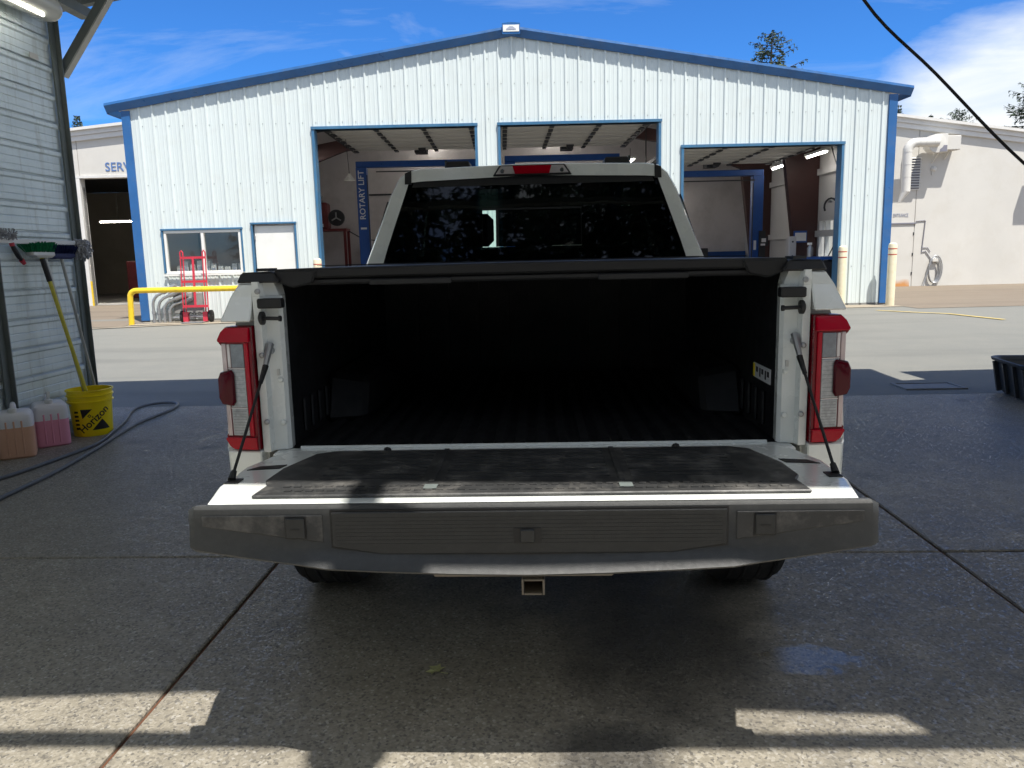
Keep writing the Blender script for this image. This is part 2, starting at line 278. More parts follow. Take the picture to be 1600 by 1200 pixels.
# ------------------------------------------------------------------ mesh helpers
class MB:
    def __init__(s): s.v = []; s.f = []
    def quad(s, *p):
        i = len(s.v); s.v += [tuple(q) for q in p]; s.f.append(tuple(range(i, i + len(p)))); return s
    def box(s, x0, x1, y0, y1, z0, z1):
        i = len(s.v)
        s.v += [(x0, y0, z0), (x1, y0, z0), (x1, y1, z0), (x0, y1, z0), (x0, y0, z1), (x1, y0, z1), (x1, y1, z1), (x0, y1, z1)]
        s.f += [tuple(i + k for k in q) for q in ((0, 3, 2, 1), (4, 5, 6, 7), (0, 1, 5, 4), (1, 2, 6, 5), (2, 3, 7, 6), (3, 0, 4, 7))]
        return s
    def loft(s, rings, closed=True, cap=True):
        i = len(s.v); n = len(rings[0])
        for r in rings: s.v += [tuple(q) for q in r]
        for k in range(len(rings) - 1):
            for j in range(n if closed else n - 1):
                a = i + k * n + j; b = i + k * n + (j + 1) % n; s.f.append((a, b, b + n, a + n))
        if cap and closed: s.f.append(tuple(range(i + n - 1, i - 1, -1))); s.f.append(tuple(range(i + (len(rings) - 1) * n, i + len(rings) * n)))
        return s
    def prism(s, poly, fn0, fn1):
        return s.loft([[fn0(a, b) for a, b in poly], [fn1(a, b) for a, b in poly]])
    def prism_y(s, poly, y0, y1): return s.prism(poly, lambda a, b: (a, y0, b), lambda a, b: (a, y1, b))
    def prism_x(s, poly, x0, x1): return s.prism(poly, lambda a, b: (x0, a, b), lambda a, b: (x1, a, b))
    def prism_z(s, poly, z0, z1): return s.prism(poly, lambda a, b: (a, b, z0), lambda a, b: (a, b, z1))
    def tube(s, pts, r, n=10, cap=True):
        pts = [Vector(p) for p in pts]; rs = r if isinstance(r, (list, tuple)) else [r] * len(pts); rings = []
        t0 = (pts[1] - pts[0]).normalized(); up = Vector((0, 0, 1)) if abs(t0.z) < 0.9 else Vector((1, 0, 0))
        x = t0.cross(up).normalized()
        for k, p in enumerate(pts):
            t = (pts[min(k + 1, len(pts) - 1)] - pts[max(k - 1, 0)]).normalized()
            x = (x - t * x.dot(t)).normalized(); y = t.cross(x)
            rings.append([p + (x * cos(2 * pi * j / n) + y * sin(2 * pi * j / n)) * rs[k] for j in range(n)])
        return s.loft(rings, True, cap)
    def bar(s, a, b, w, h=None):
        a, b = Vector(a), Vector(b); h = h or w; t = (b - a).normalized()
        up = Vector((0, 0, 1)) if abs(t.z) < 0.95 else Vector((0, 1, 0)); x = t.cross(up).normalized() * w / 2; y = x.cross(t).normalized() * h / 2
        return s.loft([[p + x + y, p - x + y, p - x - y, p + x - y] for p in (a, b)])
    def lathe(s, prof, c=(0, 0, 0), n=24, axis='z', cap=True):
        rings = []
        for r, h in prof:
            ring = []
            for j in range(n):
                a = 2 * pi * j / n; q = (r * cos(a), r * sin(a), h)
                if axis == 'x': q = (h, r * cos(a), r * sin(a))
                if axis == 'y': q = (r * sin(a), h, r * cos(a))
                ring.append((q[0] + c[0], q[1] + c[1], q[2] + c[2]))
            rings.append(ring)
        return s.loft(rings, True, cap)
    def add(s, verts, faces):
        i = len(s.v); s.v += [tuple(q) for q in verts]; s.f += [tuple(i + k for k in q) for q in faces]; return s
    def build(s, name, mat, parent=None, loc=None, rz=0.0, bevel=0.0, smooth=False, ang=35, seg=1, sub=0):
        me = bpy.data.meshes.new(name); me.from_pydata(s.v, [], s.f)
        bm = bmesh.new(); bm.from_mesh(me)
        bmesh.ops.recalc_face_normals(bm, faces=bm.faces)
        if bevel > 0:
            es = [e for e in bm.edges if len(e.link_faces) == 2 and e.calc_face_angle(0) > radians(25)]
            bmesh.ops.bevel(bm, geom=es, offset=bevel, segments=seg, affect='EDGES', profile=0.6, clamp_overlap=True)
        if sub: bmesh.ops.subdivide_edges(bm, edges=bm.edges[:], cuts=sub, use_grid_fill=True)
        bm.to_mesh(me); bm.free()
        if smooth:
            me.shade_smooth(); me.set_sharp_from_angle(angle=radians(ang))
        me.materials.append(K[mat] if isinstance(mat, str) else mat)
        o = bpy.data.objects.new(name, me); COL.objects.link(o)
        if parent is not None: o.parent = parent
        if loc is not None: o.location = loc
        o.rotation_euler.z = rz
        return o
def tag(o, label=None, cat=None, group=None, kind=None):
    for k, v in (('label', label), ('category', cat), ('group', group), ('kind', kind)):
        if v: o[k] = v
    return o
def thing(name, loc, label, cat, rz=0.0, group=None):
    o = bpy.data.objects.new(name, None); COL.objects.link(o); o.location = loc; o.rotation_euler.z = rz
    o.empty_display_size = 0.2
    return tag(o, label, cat, group)
def copy_tree(o, parent=None):
    c = o.copy(); COL.objects.link(c); c.parent = parent
    for ch in list(o.children): copy_tree(ch, c)
    return c
def text_geo(txt, size, depth=0.0, align='CENTER', bold=0.0):
    cu = bpy.data.curves.new('lettering', 'FONT'); cu.body = txt; cu.size = size; cu.extrude = depth; cu.align_x = align; cu.align_y = 'CENTER'
    cu.offset = bold; cu.resolution_u = 3
    o = bpy.data.objects.new('lettering', cu); COL.objects.link(o)
    dg = bpy.context.evaluated_depsgraph_get(); me = bpy.data.meshes.new_from_object(o.evaluated_get(dg))
    v = [tuple(p.co) for p in me.vertices]; f = [tuple(p.vertices) for p in me.polygons]
    bpy.data.objects.remove(o); bpy.data.curves.remove(cu); bpy.data.meshes.remove(me)
    return v, f
def rrect(w, d, r, n=4):
    """rounded rectangle outline, centred"""
    pts = []
    for cx, cy, a0 in ((w / 2 - r, d / 2 - r, 0), (-w / 2 + r, d / 2 - r, 90), (-w / 2 + r, -d / 2 + r, 180), (w / 2 - r, -d / 2 + r, 270)):
        for k in range(n + 1):
            a = radians(a0 + 90 * k / n); pts.append((cx + r * cos(a), cy + r * sin(a)))
    return pts
def arc(c, r, a0, a1, n, f):
    return [f(c[0] + r * cos(radians(a0 + (a1 - a0) * k / n)), c[1] + r * sin(radians(a0 + (a1 - a0) * k / n))) for k in range(n + 1)]
random.seed(4)

# ------------------------------------------------------------------ ground
FT = radians(2.9)                                           # the workshop front is turned a little against the wash bay
def BW(u, v, w=0.0, Y0=17.0): return Vector((u * cos(FT) - v * sin(FT), Y0 + u * sin(FT) + v * cos(FT), w))
ZP = [(-400, -0.05), (7.50, -0.05), (7.545, -0.012), (9.0, 0.0), (12.5, 0.10), (15.6, 0.19), (17.5, 0.20), (22, 0.13), (27, 0.10), (60, 0.10), (900, 0.10)]
def gz(y):
    for (a, za), (b, zb) in zip(ZP, ZP[1:]):
        if a <= y <= b: return za + (zb - za) * (y - a) / (b - a)
    return 0.1
g = MB(); xs = [-900, -60, -30, -15, -8, -4, 0, 4, 8, 15, 30, 60, 900]
g.add([(x, y, z) for y, z in ZP for x in xs], [(r * 13 + c, r * 13 + c + 1, (r + 1) * 13 + c + 1, (r + 1) * 13 + c) for r in range(len(ZP) - 1) for c in range(12)])
tag(g.build('asphalt_lot', 'asphalt'), kind='structure')
def sheet(name, mat, rows, dz):
    """a strip draped on the ground: rows of (u0, u1, v) in the workshop's frame"""
    b = MB(); n = 8; vs = []
    for u0, u1, v in rows:
        for k in range(n + 1):
            p = BW(u0 + (u1 - u0) * k / n, v); vs.append((p.x, p.y, gz(p.y) + dz))
    b.add(vs, [(r * (n + 1) + c, r * (n + 1) + c + 1, (r + 1) * (n + 1) + c + 1, (r + 1) * (n + 1) + c) for r in range(len(rows) - 1) for c in range(n)])
    return tag(b.build(name, mat), kind='structure')
rowsv = (-1.0, -0.5, 0.3, 2.0, 5.0, 10.2)
sheet('yard_paving_left', 'yard', [(-24 if v > -0.6 else -24, -8.72, v) for v in rowsv], 0.006)
sheet('yard_paving_right', 'yard', [(7.56, 30, v) for v in (-1.3, -0.5, 0.3, 2.0, 5.0, 10.2)], 0.006)
sheet('workshop_apron', 'apron', [(-8.7 - 4 * (1 if v < -0.8 else 0), 7.54, v) for v in (-0.75, -0.4, -0.02)], 0.010)
# faded edge line along the yard
b = MB(); pl = [(-13.0, -1.95), (-10.5, -1.62), (-8.5, -1.2), (-7.0, -0.86), (-6.4, -0.78)]
for (a0, c0), (a1, c1) in zip(pl, pl[1:]):
    P = [BW(a0, c0), BW(a1, c1), BW(a1, c1 + 0.16), BW(a0, c0 + 0.16)]; b.quad(*[(p.x, p.y, gz(p.y) + 0.014) for p in P])
tag(b.build('kerb_edge_strip', 'apron'), kind='structure')
b = MB(); pl = [(6.6, 15.75), (7.05, 15.25), (7.55, 14.85), (7.95, 13.75)]
for (a0, c0), (a1, c1) in zip(pl, pl[1:]):
    b.quad((a0, c0, gz(c0) + 0.012), (a1, c1, gz(c1) + 0.012), (a1 + 0.09, c1 + 0.03, gz(c1 + 0.03) + 0.012), (a0 + 0.09, c0 + 0.03, gz(c0 + 0.03) + 0.012))
tag(b.build('painted_line', 'linepaint'), kind='structure')
b = MB().box(8.3, 8.42, 13.2, 13.4, gz(13.3) + 0.008, gz(13.3) + 0.014); tag(b.build('painted_line_stub', 'linepaint'), kind='structure')

# wash bay floor: concrete panels with recessed joints
floor = bpy.data.objects.new('wash_bay_floor', None); COL.objects.link(floor); tag(floor, kind='structure')
XJ = [-7.5, -4.4, -1.28, 1.845, 4.97, 8.1]; YJ = [-8.6, -4.55, -0.52, 3.52, 7.54]
for i in range(5):
    for j in range(4):
        e = 0.007
        MB().box(XJ[i] + e, XJ[i + 1] - e, YJ[j] + e, YJ[j + 1] - (e if j < 3 else 0), -0.12, random.uniform(-0.002, 0.002)).build('slab_panel', 'slab', floor, bevel=0.006)
f = MB()
for x in XJ[1:5]: f.box(x - 0.0065, x + 0.0065, -8.6, 7.5, -0.11, -0.012)
for y in YJ[1:4]: f.box(-7.5, 8.1, y - 0.0065, y + 0.0065, -0.11, -0.0135)
tag(f.build('joint_filler', 'caulk', floor))
t = thing('drain_cover', (3.95, 8.03, -0.008), 'square concrete drain cover set in the shaded asphalt beyond the wash bay floor', 'drain cover')
MB().box(-0.27, 0.27, -0.155, 0.155, -0.06, 0.006).build('cover_plate', 'drain', t, bevel=0.006)
fr = MB()
for a in ((-0.305, 0.305, -0.185, -0.16), (-0.305, 0.305, 0.16, 0.185), (-0.305, -0.275, -0.1595, 0.1595), (0.275, 0.305, -0.1595, 0.1595)): fr.box(*a, -0.06, 0.014)
fr.build('frame', 'drain', t)

# ------------------------------------------------------------------ workshop with three open bays
ws = thing('workshop_building', (0, 17, 0), 'white ribbed metal workshop with blue trim and three open bay doors', 'building', FT)
UL, UR, UP = -8.73, 7.53, -0.57; WE, WP, W0 = 4.60, 5.90, 0.25
def gable(u): return WE + (WP - WE) * ((u - UL) / (UP - UL) if u < UP else (UR - u) / (UR - UP))
OPEN = [(-4.77, -1.36, W0 - 0.2, 4.16, 'bay'), (-0.86, 2.52, W0 - 0.2, 4.16, 'bay'), (3.02, 6.42, W0 - 0.2, 3.62, 'bay'), (-8.13, -6.43, 1.25, 2.15, 'win'), (-6.21, -5.28, W0 - 0.2, 2.24, 'door')]
RIB = 0.279
def rib_profile(a, b):
    pts = [a, b]; k0 = int((a + 0.85) / RIB) - 2
    for k in range(k0, k0 + 8):
        c = -0.85 + k * RIB
        pts += [c - 0.032, c - 0.013, c + 0.013, c + 0.032]
        for m in (0.093, 0.186): pts += [c + m - 0.016, c + m - 0.008, c + m + 0.008, c + m + 0.016]
    pts = sorted(p for p in set(round(q, 5) for q in pts) if a - 1e-6 <= p <= b + 1e-6)
    def h(u):
        q = (u + 0.85) / RIB; d = abs(q - round(q)) * RIB
        if d < 0.0131: return 0.028
        if d < 0.032: return 0.028 * (0.032 - d) / 0.019
        fq = (q - math.floor(q)) * RIB
        for m in (0.093, 0.186):
            e = abs(fq - m)
            if e < 0.0081: return 0.005
            if e < 0.016: return 0.005 * (0.016 - e) / 0.0079
        return 0.0
    return [(p, h(p)) for p in pts]
def panel_piece(a, b, lo, hi):
    pr = rib_profile(a, b); m = MB(); n = len(pr); vs = []
    for u, h in pr: vs.append((u, -h, lo))
    for u, h in pr: vs.append((u, -h, hi if hi is not None else gable(u) + 0.02))
    m.add(vs, [(k, k + 1, n + k + 1, n + k) for k in range(n - 1)]); return m.build('wall_panel', 'panel', ws)
edge = UL + 0.16; sheets = []
c = -0.85 - 30 * RIB
cuts = [UL + 0.15] + [x for x in [-0.85 + RIB * (k * 3) + 0.045 for k in range(-12, 12)] if UL + 0.3 < x < UR - 0.3] + [UR - 0.15]
for a, b in zip(cuts, cuts[1:]):
    ed = sorted(set([a, b] + [e for o in OPEN for e in o[:2] if a < e < b]))
    for p, q in zip(ed, ed[1:]):
        if q - p < 0.004: continue
        mid = (p + q) / 2; ops = [o for o in OPEN if o[0] < mid < o[1]]
        if not ops: panel_piece(p, q, W0, None)
        else:
            panel_piece(p, q, ops[0][3], None)
            if ops[0][4] == 'win': panel_piece(p, q, W0, ops[0][2])
# wall structure behind the sheets
core = MB()
def gslab(a, b, lo, v0=0.012, v1=0.2):
    ks = sorted(set([a, b] + ([UP] if a < UP < b else [])))
    for p, q in zip(ks, ks[1:]):
        core.prism_y([(p, lo), (q, lo), (q, gable(q)), (p, gable(p))], v0, v1)
gslab(UL + 0.02, -8.13, W0); gslab(-8.13, -6.43, 2.15); core.box(-8.13, -6.43, 0.012, 0.2, W0, 1.25); gslab(-6.43, -6.21, W0); gslab(-6.21, -5.28, 2.24); gslab(-5.28, -4.77, W0)
gslab(-4.77, -1.36, 4.16); gslab(-1.36, -0.86, W0); gslab(-0.86, 2.52, 4.16); gslab(2.52, 3.02, W0); gslab(3.02, 6.42, 3.62); gslab(6.42, UR - 0.02, W0)
core.build('wall_core', 'inwall', ws)
MB().box(UL + 0.01, -4.78, -0.004, 0.19, W0 - 0.12, W0 - 0.005).box(6.43, UR - 0.01, -0.004, 0.19, W0 - 0.12, W0 - 0.005).box(-1.35, -0.87, -0.004, 0.19, W0 - 0.12, W0 - 0.005).box(2.53, 3.01, -0.004, 0.19, W0 - 0.12, W0 - 0.005).build('base_angle', 'drain', ws)
DEP = 9.7
MB().box(UL + 0.02, UL + 0.2, 0.22, DEP, 0.1, WE).build('side_wall', 'insul', ws); MB().box(UR - 0.2, UR - 0.02, 0.22, 2.45, 0.1, WE).box(UR - 0.2, UR - 0.02, 3.3, DEP, 0.1, WE).box(UR - 0.2, UR - 0.02, 2.4505, 3.2995, 0.1, 1.25).box(UR - 0.2, UR - 0.02, 2.4505, 3.2995, 2.15, WE).build('side_wall', 'insul', ws)
MB().prism_y([(UL + 0.21, 0.1), (UR - 0.21, 0.1), (UR - 0.21, WE), (UP, WP - 0.03), (UL + 0.21, WE)], DEP - 0.2, DEP).build('back_wall', 'inwall', ws)
MB().box(UL + 0.21, UR - 0.21, 0.21, DEP - 0.21, 0.06, 0.215).box(-4.76, -1.37, -0.1, 0.205, 0.06, 0.213).box(-0.85, 2.51, -0.1, 0.205, 0.06, 0.213).box(3.03, 6.41, -0.1, 0.205, 0.06, 0.213).build('floor_slab', 'floorin', ws)
rf = MB()
for ua, wa in ((UL - 0.2, gable(UL) - 0.2 * 0.159), (UR + 0.2, gable(UR) - 0.2 * 0.16)):
    rf.prism_y([(ua, wa + 0.10), (UP, WP + 0.10), (UP, WP + 0.20), (ua, wa + 0.20)], -0.05, DEP + 0.2)
roof = rf.build('roof', 'insul', ws)
# blue rake trim along the front edge of the roof
for s, ue in ((-1, UL - 0.30), (1, UR + 0.28)):
    we = gable(UL if s < 0 else UR) - 0.047
    prof = [(-0.052, 0.212), (-0.145, 0.200), (-0.155, 0.150), (-0.145, 0.138), (-0.045, 0.018), (-0.036, 0.09), (-0.052, 0.10)]
    MB().loft([[(ue, v, we + w) for v, w in prof], [(UP + 0.001 * s, v, WP + w) for v, w in prof]]).build('rake_trim', 'blue', ws)
    MB().prism_y([(ue - 0.02 * s, we + 0.0), (ue + 0.10 * s * 0, we + 0.0), (ue + 0.0, we + 0.21), (ue - 0.02 * s, we + 0.21)], -0.048, DEP + 0.2).build('gutter', 'blue', roof)
rc = MB().prism_y([(UP - 0.185, WP + 0.03), (UP + 0.185, WP + 0.03), (UP + 0.185, WP + 0.24), (UP, WP + 0.26), (UP - 0.185, WP + 0.24)], -0.175, -0.04).build('ridge_cap', 'blue', ws)
pl_ = MB().prism_y([(UP - 0.165, WP + 0.075), (UP + 0.165, WP + 0.075), (UP + 0.165, WP + 0.205), (UP - 0.165, WP + 0.205)], -0.183, -0.1755).build('badge_plate', 'white', rc)
MB().prism_y([(UP - 0.10, WP + 0.105), (UP + 0.10, WP + 0.105), (UP + 0.10, WP + 0.125), (UP + 0.03, WP + 0.175), (UP - 0.03, WP + 0.175), (UP - 0.10, WP + 0.125)], -0.186, -0.1835).prism_y([(UP - 0.07, WP + 0.115), (UP + 0.07, WP + 0.115), (UP, WP + 0.15)], -0.188, -0.1863).build('badge_emblem', 'greyink', rc)
tri = [(UP - 0.3, WP - 0.02), (UP, WP - 0.16), (UP + 0.3, WP - 0.02)]
# corner and opening trim
for ua, ub in ((UL - 0.01, UL + 0.165), (UR - 0.165, UR + 0.01)):
    MB().box(ua, ub, -0.042, 0.0, W0 - 0.01, gable((ua + ub) / 2) - 0.0).box(ua if ua < 0 else ub - 0.01, ua + 0.01 if ua < 0 else ub, 0.0, 0.21, W0 - 0.01, WE - 0.02).build('corner_trim', 'blue', ws)
for a, b_, lo, hi, kind in OPEN:
    w = 0.055 if kind == 'bay' else 0.035; d = 0.215 if kind == 'bay' else 0.10
    lo2 = W0 - 0.06 if kind != 'win' else lo
    MB().box(a - w + 0.02, a + 0.02, -0.045, d, lo2, hi - 0.001).build('jamb_trim', 'bluegrey', ws)
    MB().box(b_ - 0.02, b_ + w - 0.02, -0.045, d, lo2, hi - 0.001).build('jamb_trim', 'bluegrey', ws)
    MB().box(a - w + 0.01, b_ + w - 0.01, -0.058, d - 0.002, hi, hi + w).build('head_trim', 'bluegrey', ws)
# window
wn = MB()
for q in ((-8.10, -6.46, 1.225, 1.285), (-8.10, -6.46, 2.09, 2.145), (-8.10, -8.05, 1.286, 2.089), (-6.51, -6.46, 1.286, 2.089), (-7.31, -7.25, 1.286, 2.089)): wn.box(q[0], q[1], -0.03, 0.06, q[2], q[3])
wn = wn.build('window', 'white', ws, bevel=0.004)
MB().box(-8.049, -7.311, 0.018, 0.024, 1.287, 2.088).build('pane', 'winglass', wn); MB().box(-7.249, -6.511, 0.030, 0.036, 1.287, 2.088).build('pane', 'winglass', wn)
MB().box(-8.14, -6.42, -0.09, -0.046, 1.185, 1.224).build('sill', 'white', wn)
MB().box(-8.1, -6.46, 0.21, 0.75, 1.16, 1.20).build('inner_shelf', 'insul', ws)
# parts room inside the window
MB().box(-8.5, -5.85, 3.0, 3.08, 0.22, 4.3).build('room_wall', 'inwall', ws)
sh = MB()
for w in (0.9, 1.3, 1.7, 2.1): sh.box(-7.3, -6.0, 2.4, 2.95, w, w + 0.03)
sh.build('stock_shelf', 'darksteel', ws)
for k in range(9):
    u = -7.15 + (k % 3) * 0.42; w = 0.93 + (k // 3) * 0.4
    tag(MB().box(0, 0.3, 0, 0.3, 0, 0.22).build('stock_carton', 'dark', None, BW(u, 2.5, w), FT, bevel=0.006), 'dark carton on the stock shelf seen through the workshop window', 'carton', 'dark cartons on the stock shelf behind the window')
# man door
dr = MB().box(-6.17, -5.32, 0.02, 0.065, W0, 2.205).build('door', 'white', ws, bevel=0.004)
MB().lathe([(0.03, 0), (0.03, -0.02), (0.012, -0.03), (0.012, -0.055), (0.028, -0.06), (0.028, -0.09)], (-5.42, 0.02, 1.2), 12, 'y').build('handle', 'steel', dr)
for k in range(3): MB().box(-6.172, -6.15, 0.0, 0.019, 0.5 + k * 0.7, 0.6 + k * 0.7).build('hinge', 'steel', dr)
MB().box(-6.9, -5.1, -0.12, -0.046, 0.2, 0.30).build('red_kerb', 'rackred', ws, bevel=0.01)
# panel screws
sc = MB()
for k in range(0, 57):
    u = -0.85 + RIB * (k - 28) + 0.05
    if not UL + 0.2 < u < UR - 0.2: continue
    for w in (1.05, 2.55, 3.1, 4.3, 5.0, 5.5):
        if w > gable(u) - 0.15 or any(o[0] - 0.06 < u < o[1] + 0.06 and o[2] - 0.06 < w < o[3] + 0.06 for o in OPEN): continue
        sc.box(u - 0.008, u + 0.008, -0.008, -0.0005, w - 0.008, w + 0.008)
tag(sc.build('panel_screws', 'steel', ws), kind='stuff')

# steel frames inside: tapered columns and rafters
for v in (3.4, 7.0):
    for s in (-1, 1):
        ue = UR - 0.21 if s > 0 else UL + 0.21
        MB().prism_y([(ue, 0.215), (ue - s * 0.42, 0.215), (ue - s * 0.95, 4.2), (ue - s * 0.95, 4.55), (ue, 4.55)], v, v + 0.22).build('frame_column', 'maroon', ws)
        MB().prism_y([(ue - s * 0.9, 3.9 if s else 0), (ue - s * 3.0, gable(ue - s * 3.0) - 0.45), (UP, WP - 0.42), (UP, WP - 0.02), (ue - s * 0.9, gable(ue) + 0.0)], v + 0.02, v + 0.2).build('frame_rafter', 'maroon', ws)
for w in (1.75, 3.3):
    MB().box(UR - 0.27, UR - 0.205, 0.25, DEP - 0.25, w, w + 0.16).build('wall_girt', 'insul', ws)
MB().bar((UR - 0.3, 0.5, 2.9), (UR - 0.3, 2.5, 1.2), 0.02).bar((UR - 0.3, 0.5, 1.2), (UR - 0.3, 2.5, 3.9), 0.02).build('brace_rod', 'darksteel', ws)
sw = MB().box(UR - 0.22, UR - 0.10, 2.85, 2.90, 1.251, 2.149).build('side_window', 'white', ws)
MB().box(UR - 0.12, UR - 0.114, 2.451, 2.849, 1.251, 2.149).build('pane', 'winglass', sw); MB().box(UR - 0.12, UR - 0.114, 2.901, 3.299, 1.251, 2.149).build('pane', 'winglass', sw)
# raised sectional doors under the ceiling with their tracks
def raised_door(a, b_, hi):
    zt = hi + 0.16; sec = 0.56
    for k in range(7):
        v0 = 0.35 + k * sec
        d = MB().box(a + 0.05, b_ - 0.05, v0, v0 + sec - 0.02, zt, zt + 0.045)
        d.box(a + 0.05, b_ - 0.05, v0 + 0.03, v0 + 0.09, zt - 0.05, zt - 0.001).box(a + 0.05, b_ - 0.05, v0 + sec - 0.12, v0 + sec - 0.06, zt - 0.05, zt - 0.001)
        d = d.build('door_section', 'doorpan', ws)
        for q in (0.02, 0.34, 0.66, 0.98):
            u = a + 0.06 + (b_ - a - 0.12) * q; MB().box(u - 0.05, u + 0.05, v0 + sec - 0.16, v0 + sec + 0.12, zt - 0.075, zt - 0.0505).build('hinge', 'darksteel', d)
    tr = MB()
    for u in (a + 0.02, b_ - 0.02): tr.box(u - 0.02, u + 0.02, 0.25, 4.6, zt - 0.05, zt + 0.03); tr.bar((u, 4.4, zt + 0.03), (u, 4.4, gable(u) - 0.05), 0.03); tr.bar((u, 2.4, zt + 0.03), (u, 2.4, gable(u) - 0.05), 0.03)
    tr.build('door_track', 'darksteel', ws)
    c = (a + b_) / 2 + 0.1
    m = MB().box(c - 0.03, c + 0.03, 0.3, 4.9, zt + 0.12, zt + 0.16).build('opener_rail', 'darksteel', ws)
    MB().box(c - 0.16, c + 0.16, 4.3, 4.75, zt - 0.10, zt + 0.11).lathe([(0.10, 0), (0.10, 0.2)], (c + 0.06, 4.1, zt - 0.02), 14, 'y').build('opener_motor', 'dark', ws)
for o in OPEN[:3]: raised_door(o[0], o[1], o[3])
MB().bar((-3.9, 9.4, 3.9), (-2.2, 9.4, 3.9), 0.06).build('wall_pipe', 'dark', ws)
MB().box(-5.55, -5.50, DEP - 0.26, DEP - 0.205, 0.22, 3.6).box(-5.5, -3.6, DEP - 0.26, DEP - 0.205, 3.55, 3.6).build('back_door_frame', 'dark', ws)
MB().box(2.6, 7.2, DEP - 0.7, DEP - 0.21, 0.22, 1.45).build('back_bench', 'liftblue', ws)
MB().box(-8.0, -2.0, DEP - 0.9, DEP - 0.27, 0.22, 1.2).build('back_counter', 'dark', ws)
# strip lights inside the workshop
def strip(u, v, w, ln, lab, along='v', rz=0.0):
    t = thing('strip_light', BW(u, v, w), lab, 'light', FT + (rz if along == 'v' else pi / 2 + rz), 'strip lights inside the workshop')
    MB().box(-0.07, 0.07, -ln / 2, ln / 2, 0.0, 0.06).build('housing', 'white', t); MB().tube([(0, -ln / 2 + 0.02, -0.02), (0, ln / 2 - 0.02, -0.02)], 0.022, 8).build('tube', 'lamp', t)
    MB().bar((0, 0, 0.06), (0, 0, 0.34), 0.012).build('hanger', 'darksteel', t)
strip(6.75, 2.2, 3.70, 1.2, 'lit strip light nearest the front in the right bay')
strip(6.62, 4.3, 3.66, 1.2, 'lit strip light by the maroon columns, second in the right bay')
strip(4.1, 8.6, 3.35, 1.2, 'short lit strip light low at the left of the right bay', 'u')
strip(2.75, 5.2, 3.98, 1.1, 'lit strip light low at the right of the middle bay', 'v', 0.0)

for k, (u, v) in enumerate(((-6.6, 1.5), (-6.6, 6.0), (-3.0, 5.6), (-3.0, 8.8), (0.8, 5.6), (0.8, 8.8), (4.6, 5.9))):  # unseen lights added high up to brighten the workshop inside
    strip(u, v, gable(u) - 0.34, 1.6, 'unseen strip light added high under the workshop roof as fill')

# two-post lifts
def lift(u0, u1, v, h, lab, letters=True, beam=True):
    t = thing('two_post_lift', BW((u0 + u1) / 2, v, 0.215), lab, 'vehicle lift', FT, 'vehicle lifts in the workshop bays')
    hw = (u1 - u0) / 2
    for s in (-1, 1):
        x = s * hw
        c = MB().box(x - 0.14, x + 0.14, -0.13, 0.13, 0.02, h).box(x - 0.16 if s < 0 else x - 0.04, x + 0.04 if s < 0 else x + 0.16, -0.15, 0.15, 0.5, 1.0).build('column', 'liftblue', t, bevel=0.01)
        MB().box(x - 0.25, x + 0.25, -0.3, 0.3, 0.0, 0.02).build('base_plate', 'liftblue', t)
        MB().tube([(x - s * 0.16, -0.16, 0.2), (x - s * 0.16, -0.16, h - 0.2)], 0.015, 6).build('cable', 'darksteel', c)
        MB().box(x - s * 0.2 - 0.05, x - s * 0.2 + 0.05, -0.2, -0.12, 0.55, 0.85).build('carriage', 'darksteel', c)
        if letters and s < 0:
            v_, f_ = text_geo('ROTARY LIFT', 0.215, 0.001, 'CENTER', 0.002)
            m = MB(); m.add([(x - q[1] * 1.0, -0.134 - q[2], h - 0.72 + q[0]) for q in v_], f_); m.build('lettering', 'whiteink', c); MB().box(x - 0.08, x + 0.08, -0.135, -0.1315, h - 1.62, h - 1.57).build('lettering_bar', 'whiteink', c)
        if s > 0:
            MB().box(x + 0.03, x + 0.2, -0.2, -0.152, 1.05, 1.75).box(x + 0.06, x + 0.26, -0.24, -0.2, 1.35, 1.6).build('control_box', 'dark', c)
            MB().box(x - 0.1, x - 0.03, -0.133, -0.1305, 1.25, 1.5).box(x + 0.08, x + 0.2, -0.245, -0.2405, 1.45, 1.55).box(x + 0.06, x + 0.18, -0.245, -0.2405, 1.36, 1.41).build('label', 'whiteink', c)
    if beam:
        MB().box(-hw - 0.14, hw + 0.14, -0.10, 0.10, h + 0.001, h + 0.16).build('cross_beam', 'liftblue', t, bevel=0.01)
        MB().bar((-hw + 0.4, -0.12, h - 0.12), (hw - 0.1, -0.12, h - 0.12), 0.03).build('shut_off_bar', 'dark', t)
lift(-4.58, -1.5, 4.5, 3.66, 'dark blue two post lift with white lettering in the left bay')
lift(-0.6, 2.2, 4.5, 3.72, 'blue two post lift whose top beam shows over the truck cab in the middle bay', False)
lift(2.9, 6.08, 4.5, 3.22, 'bright blue two post lift with a control box in the right bay', False)

# workshop equipment
t = thing('air_compressor', BW(-6.62, 9.05, 0.215), 'dull red air compressor with a black flywheel on a red stand in the left bay', 'compressor', FT)
MB().box(-0.55, 0.72, -0.4, 0.3, 2.18, 2.26).build('stand_top', 'darkred', t)
for x in (-0.5, 0.66):
    for y in (-0.36, 0.26): MB().box(x - 0.04, x + 0.04, y - 0.04, y + 0.04, 0, 2.18).build('leg', 'darkred', t)
MB().box(-0.45, 0.12, -0.3, 0.2, 2.26, 3.1).build('cabinet', 'darkred', t, bevel=0.05)
MB().lathe([(0.12, 0), (0.16, 0.05), (0.10, 0.12), (0.16, 0.2), (0.1, 0.27)], (-0.2, -0.05, 3.1), 16).build('air_filter', 'steel', t)
fw = MB().lathe([(0.26, -0.06), (0.26, 0.06), (0.18, 0.06), (0.18, -0.06)], (0.42, -0.35, 2.6), 20, 'y').build('flywheel', 'dark', t)
sp = MB()
